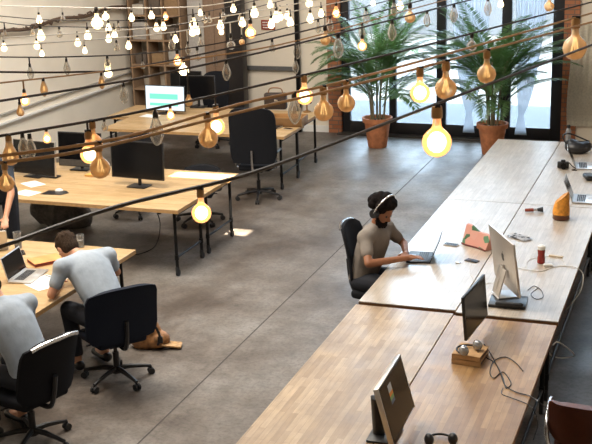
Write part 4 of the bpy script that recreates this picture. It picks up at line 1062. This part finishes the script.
# ---------------------------------------------------------------- strings of bulbs slung across the hall
WZ = 3.3
WIRES = [
 ('lowest black string', 'wire_black', .0062, [(0, 247), (115, 207), (227, 180), (300, 156), (423, 109), (592, 45)]),
 ('lower copper string', 'wire_copper', .0065, [(0, 163), (97, 148), (240, 112), (333, 90), (450, 60), (592, 22)]),
 ('upper copper string', 'wire_copper', .0065, [(0, 156), (120, 138), (240, 104), (333, 84), (450, 53), (592, 13)]),
 ('black string above the copper pair', 'wire_black', .0060, [(0, 136), (85, 122), (162, 107), (300, 76), (450, 39), (592, 2)]),
 ('second black string up', 'wire_black', .0062, [(0, 101), (119, 82), (150, 76), (226, 60), (300, 43), (450, 5), (592, -30)]),
 ('thin third copper string', 'wire_copper', .0045, [(0, 83), (107, 71), (200, 58), (300, 40), (430, 4), (592, -38)]),
 ('third black string up', 'wire_black', .0055, [(0, 72), (76, 72), (142, 66), (300, 32), (430, -2), (592, -45)]),
 ('fourth black string up', 'wire_black', .0040, [(0, 57), (60, 57), (150, 53), (230, 41), (300, 24), (420, -8), (592, -52)]),
 ('lower white string', 'wire_white', .0045, [(0, 46), (150, 35), (220, 24), (300, 10), (420, -14), (592, -60)]),
 ('middle white string', 'wire_white', .0045, [(0, 38), (150, 28), (220, 17), (300, 3), (420, -22), (592, -66)]),
 ('lower of two topmost dark strings', 'wire_black', .0036, [(0, 22), (40, 26), (137, 27), (200, 21), (300, -4), (592, -72)]),
 ('upper of two topmost dark strings', 'wire_black', .0036, [(0, 16), (53, 20), (137, 20), (200, 13), (300, -10), (592, -78)]),
 ('topmost white string', 'wire_white', .0045, [(0, 6), (150, 8), (230, 2), (300, -18), (592, -85)]),
]
wpts = []
for name, mat, r_, px in WIRES:
    while px[-1][1] < -25:
        (xa, ya), (xb, yb) = px[-2:]; t_ = (-20-ya)/(yb-ya); px = px[:-1]+[(xa+(xb-xa)*t_, -20)] if ya > -20 else px[:-1]
    P3 = [at(x, y, WZ) for x, y in px]
    a, b_ = P3[0], P3[1]; d = (a-b_); 
    ext = a + Vector((d.x, d.y*.3, 0)).normalized()*((a.x-X0)/max(.2, abs(Vector((d.x, d.y*.3, 0)).normalized().x)))
    a2, b2 = P3[-1], P3[-2]; d2 = (a2-b2).normalized(); e2 = a2+d2*((X1-a2.x)/max(.15, d2.x))
    full = [Vector((X0+.03, max(ext.y, 1.5), WZ+.25))]+smooth_pts(P3, 5)+[Vector((X1-.03, max(Y0+.5, min(e2.y, Y1-1.2)), WZ+.2))]
    bm = bm_new(); tube(bm, full, r_, 6)
    o = solo('light_string', bm, M[mat], 'cable of the %s of bulbs slung across the hall' % name, 'string lights', group=None)
    o['group'] = 'cables of the bulb strings'
    curve = [(( (p-Vector((0, 0, CAM_H))).dot(RIGHT)/(p-Vector((0, 0, CAM_H))).dot(FWD)*F_PX+296), (p-Vector((0, 0, CAM_H))).dot(DOWN)/(p-Vector((0, 0, CAM_H))).dot(FWD)*F_PX+222) for p in smooth_pts(P3, 5)]
    wpts.append((name, curve))
def wire_y(px, x):
    for (x0, y0), (x1, y1) in zip(px, px[1:]):
        if x0 <= x <= x1:
            return y0+(y1-y0)*(x-x0)/(x1-x0)
    return None
PROF = {
 'globe': [(.0, -1.0), (.16, -.985), (.32, -.90), (.44, -.75), (.50, -.56), (.50, -.44), (.45, -.27), (.33, -.13), (.21, -.03), (.155, .06), (.14, .24), (.14, .42)],
 'pear': [(.0, -.92), (.17, -.90), (.36, -.80), (.47, -.62), (.50, -.45), (.46, -.22), (.36, .0), (.25, .22), (.20, .42), (.19, .60)],
 'edison': [(.0, -1.0), (.10, -.97), (.22, -.88), (.37, -.62), (.48, -.30), (.50, -.05), (.44, .22), (.34, .50), (.24, .78), (.20, .98)]}
TOP = {'globe': .42, 'pear': .60, 'edison': .98}   # neck top above the bulb's centre, diameters
MID = {'globe': -.5, 'pear': -.35, 'edison': -.1}
def make_bulb(kind, state, sock):
    """unit bulb, hung from its socket: z = 0 is the socket's top"""
    r = thing('light_bulb', 'x', 'light bulb', (0, 0, 0)); sh = .42; off = -sh-TOP[kind]+.08
    g = {'lit': 'bulb_lit', 'litwhite': 'bulb_lit_white', 'amber': 'bulb_amber', 'clear': 'bulb_clear'}[state]
    bm = bm_new(); lathe(bm, [(max(a, .001), z+off) for a, z in PROF[kind]], n=18, cap=False); gl = obj('glass', bm, M[g], r)
    gl.visible_shadow = True
    bm = bm_new(); lathe(bm, [(.10, .0), (.17, -.04), (.19, -.20), (.19, -sh), (.15, -sh-.03)][::-1], n=14); obj('socket', bm, M[sock], r)
    bm = bm_new()
    if state in ('lit', 'litwhite'):
        ball(bm, (0, 0, off+MID[kind]), .33 if kind != 'edison' else .24, (1, 1, 1.1 if kind != 'edison' else 1.9), u=12, v=8); obj('filament', bm, M['glow'], r)
    else:
        z0 = off+MID[kind]
        for k in range(4):
            a = k*math.pi/2
            tube(bm, [(.05*math.cos(a), .05*math.sin(a), z0+.45), (.17*math.cos(a), .17*math.sin(a), z0-.18), (.17*math.cos(a+.8), .17*math.sin(a+.8), z0-.15), (.05*math.cos(a+1.2), .05*math.sin(a+1.2), z0+.40)], .012, 4)
        o = obj('filament', bm, M['glow_dim'] if state == 'amber' else M['brass'], r)  # faint glow put into the filaments of unlit amber bulbs
    return r
# x, y of the bulb's middle in the photo, its width, shape, state
BULBS = [
 (437, 143, 30, 'globe', 'lit', 0), (200, 214, 20, 'globe', 'lit', 0),
 (446, 72, 22, 'globe', 'amber', 1), (420, 65, 20, 'globe', 'lit', 1), (576, 36, 24, 'globe', 'amber', 2), (487, 54, 19, 'globe', 'amber', 1),
 (346, 91, 18, 'globe', 'amber', 2), (323, 106, 20, 'globe', 'amber', 2), (304, 93, 17, 'globe', 'lit', 3), (207, 137, 20, 'globe', 'amber', 2),
 (215, 127, 17, 'globe', 'lit', 3), (98, 160, 21, 'globe', 'amber', 2), (87, 155, 19, 'globe', 'lit', 3), (92, 135, 18, 'globe', 'amber', 3),
 (8, 147, 17, 'pear', 'amber', 3), (22, 149, 11, 'edison', 'clear', 3), (29, 150, 11, 'edison', 'clear', 3), (46, 135, 8, 'pear', 'lit', 3),
 (4, 183, 17, 'globe', 'amber', 1), (104, 127, 7, 'pear', 'clear', 3), (155, 133, 15, 'edison', 'clear', 3), (170, 112, 8, 'pear', 'lit', 4),
 (294, 106, 14, 'edison', 'clear', 3), (187, 102, 8, 'pear', 'amber', 4), (338, 49, 11, 'edison', 'clear', 4), (392, 33, 9, 'edison', 'clear', 4),
 (362, 46, 9, 'globe', 'lit', 4), (325, 36, 11, 'globe', 'amber', 5), (410, 16, 11, 'globe', 'amber', 6), (454, 15, 8, 'edison', 'clear', 4), (472, 46, 10, 'globe', 'clear', 3),
 (488, 9, 8, 'edison', 'clear', 4), (501, 4, 6, 'pear', 'litwhite', 5), (550, 6, 10, 'globe', 'amber', 4), (427, 17, 7, 'edison', 'clear', 4), (394, 10, 7, 'edison', 'clear', 6),
 (123, 96, 9, 'edison', 'clear', 4), (43, 86, 8, 'edison', 'amber', 6), (101, 83, 7, 'edison', 'amber', 6), (23, 101, 9, 'pear', 'lit', 5), (19, 112, 8, 'pear', 'amber', 4),
 (226, 70, 9, 'edison', 'clear', 4), (183, 68, 10, 'globe', 'litwhite', 5), (177, 58, 9, 'globe', 'lit', 7), (171, 46, 7, 'edison', 'clear', 8), (187, 50, 6, 'edison', 'clear', 8),
 (200, 43, 7, 'pear', 'clear', 8), (230, 45, 9, 'globe', 'clear', 8), (250, 30, 11, 'globe', 'lit', 9), (272, 48, 7, 'pear', 'clear', 7), (297, 50, 8, 'edison', 'clear', 6),
 (295, 68, 7, 'edison', 'clear', 5), (241, 42, 6, 'globe', 'amber', 8), (197, 55, 8, 'globe', 'clear', 7), (175, 38, 6, 'pear', 'litwhite', 9),
 (107, 73, 8, 'pear', 'litwhite', 6), (29, 74, 7, 'edison', 'clear', 7), (66, 69, 7, 'edison', 'clear', 7), (107, 64, 7, 'edison', 'clear', 7),
 (40, 33, 8, 'pear', 'litwhite', 10), (36, 46, 6, 'pear', 'litwhite', 9), (41, 54, 5, 'pear', 'litwhite', 8), (3, 48, 6, 'pear', 'litwhite', 9), (77, 43, 6, 'pear', 'litwhite', 9),
 (84, 51, 5, 'pear', 'litwhite', 8), (87, 33, 7, 'pear', 'litwhite', 10), (108, 26, 6, 'pear', 'litwhite', 11), (114, 33, 6, 'pear', 'litwhite', 10), (108, 39, 6, 'pear', 'litwhite', 9),
 (128, 46, 6, 'pear', 'litwhite', 8), (131, 18, 6, 'pear', 'litwhite', 12), (38, 20, 6, 'pear', 'litwhite', 12), (96, 10, 12, 'globe', 'litwhite', 12), (105, 6, 7, 'globe', 'litwhite', 12),
 (4, 34, 5, 'pear', 'clear', 10), (32, 33, 5, 'pear', 'clear', 10), (59, 32, 6, 'pear', 'clear', 10), (118, 25, 6, 'pear', 'clear', 11), (116, 48, 6, 'pear', 'clear', 8),
 (151, 16, 6, 'pear', 'litwhite', 12), (165, 17, 6, 'pear', 'lit', 12), (156, 28, 6, 'pear', 'litwhite', 11), (163, 27, 6, 'pear', 'litwhite', 11), (193, 21, 8, 'pear', 'litwhite', 11),
 (192, 32, 7, 'pear', 'litwhite', 10), (197, 31, 6, 'pear', 'litwhite', 10), (200, 13, 5, 'pear', 'litwhite', 12), (220, 25, 7, 'pear', 'litwhite', 10), (221, 32, 5, 'pear', 'litwhite', 9),
 (204, 20, 6, 'pear', 'clear', 11), (209, 20, 5, 'pear', 'clear', 11), (223, 17, 6, 'pear', 'clear', 11), (233, 9, 6, 'pear', 'litwhite', 12), (242, 23, 7, 'pear', 'litwhite', 10),
 (254, 13, 8, 'pear', 'litwhite', 11), (271, 22, 7, 'pear', 'litwhite', 10), (270, 5, 6, 'pear', 'litwhite', 12), (276, 15, 8, 'pear', 'litwhite', 11), (280, 17, 6, 'pear', 'litwhite', 11),
 (287, 16, 6, 'pear', 'litwhite', 11), (290, 23, 7, 'pear', 'litwhite', 10), (309, 3, 7, 'pear', 'litwhite', 10), (321, 13, 6, 'pear', 'litwhite', 9), (310, 19, 7, 'pear', 'litwhite', 9),
 (336, 10, 8, 'pear', 'lit', 9), (318, 28, 6, 'edison', 'clear', 8), (330, 25, 7, 'edison', 'clear', 8), (373, 3, 5, 'pear', 'litwhite', 8), (366, 18, 7, 'edison', 'clear', 6),
 (362, 31, 7, 'edison', 'clear', 5), (400, 2, 7, 'globe', 'litwhite', 6), (240, 17, 5, 'pear', 'clear', 11), (142, 66, 5, 'pear', 'clear', 7), (62, 19, 5, 'pear', 'clear', 12), (146, 27, 5, 'pear', 'clear', 11),
]
protos = {}
by_wire = {}
for bx_, by_, bd, kind, state, wi in BULBS:
    best = None
    ys = [(i, wire_y(w[1], bx_)) for i, w in enumerate(wpts)]
    need = bd*(.42+TOP[kind]-.08+(0 if kind == 'edison' else .35))*.9
    cand = [(by_-y, i, y) for i, y in ys if y is not None and by_-y >= need*.55]
    if bd >= 15: cand = [(by_-y, i, y) for i, y in ys if i == wi] if ys[wi][1] is not None else cand
    if not cand: cand = [(by_-y, i, y) for i, y in ys if y is not None]
    drop, i, y = min(cand, key=lambda q: (abs(q[0]-need), q[1]))
    by_wire.setdefault(i, []).append((bx_, by_, bd, kind, state, y))
ORD = ['first', 'second', 'third', 'fourth', 'fifth', 'sixth', 'seventh', 'eighth', 'ninth', 'tenth', 'eleventh', 'twelfth', 'thirteenth', 'fourteenth', 'fifteenth', 'sixteenth', 'seventeenth', 'eighteenth', 'nineteenth', 'twentieth', 'twenty-first', 'twenty-second', 'twenty-third', 'twenty-fourth', 'twenty-fifth', 'twenty-sixth']
WORD = {'lit': 'glowing warm', 'litwhite': 'glowing white', 'amber': 'unlit amber', 'clear': 'unlit clear'}
SHP = {'globe': 'globe', 'pear': 'pear-shaped', 'edison': 'long'}
for i in sorted(by_wire):
    for k, (bx_, by_, bd, kind, state, y) in enumerate(sorted(by_wire[i])):
        P = at(bx_, y, WZ); dist = (P-Vector((0, 0, CAM_H))).dot(FWD)
        D = bd/F_PX*dist
        neck = .42+TOP[kind]-.08-MID[kind]       # socket top to the bulb's middle, in diameters
        want = (by_-y)/F_PX*dist
        lead = max(0, want-neck*D)
        sock = 'brass' if (state in ('amber', 'lit') and bd > 12) else 'socket'
        key = (kind, state, sock)
        lab = '%s %s bulb, %s from the left on the %s' % (WORD[state], SHP[kind], ORD[k], WIRES[i][0])
        loc = P-Vector((0, 0, lead))
        if key not in protos:
            r = make_bulb(kind, state, sock); r.location = loc; r['label'] = lab; protos[key] = r; r['group'] = 'bulbs of the light strings'
        else: r = dup(protos[key], loc, random.uniform(0, 6), lab, 'bulbs of the light strings')
        r.scale = (D,)*3
        if lead > .012:
            bm = bm_new(); tube(bm, [(0, 0, 0), (0, 0, lead/D)], .0045/D, 6); obj('flex', bm, M[WIRES[i][1]], r)
        else:
            bm = bm_new(); box(bm, (0, 0, .0), (.34, .20, .14), .03); obj('clip', bm, M['socket'], r)
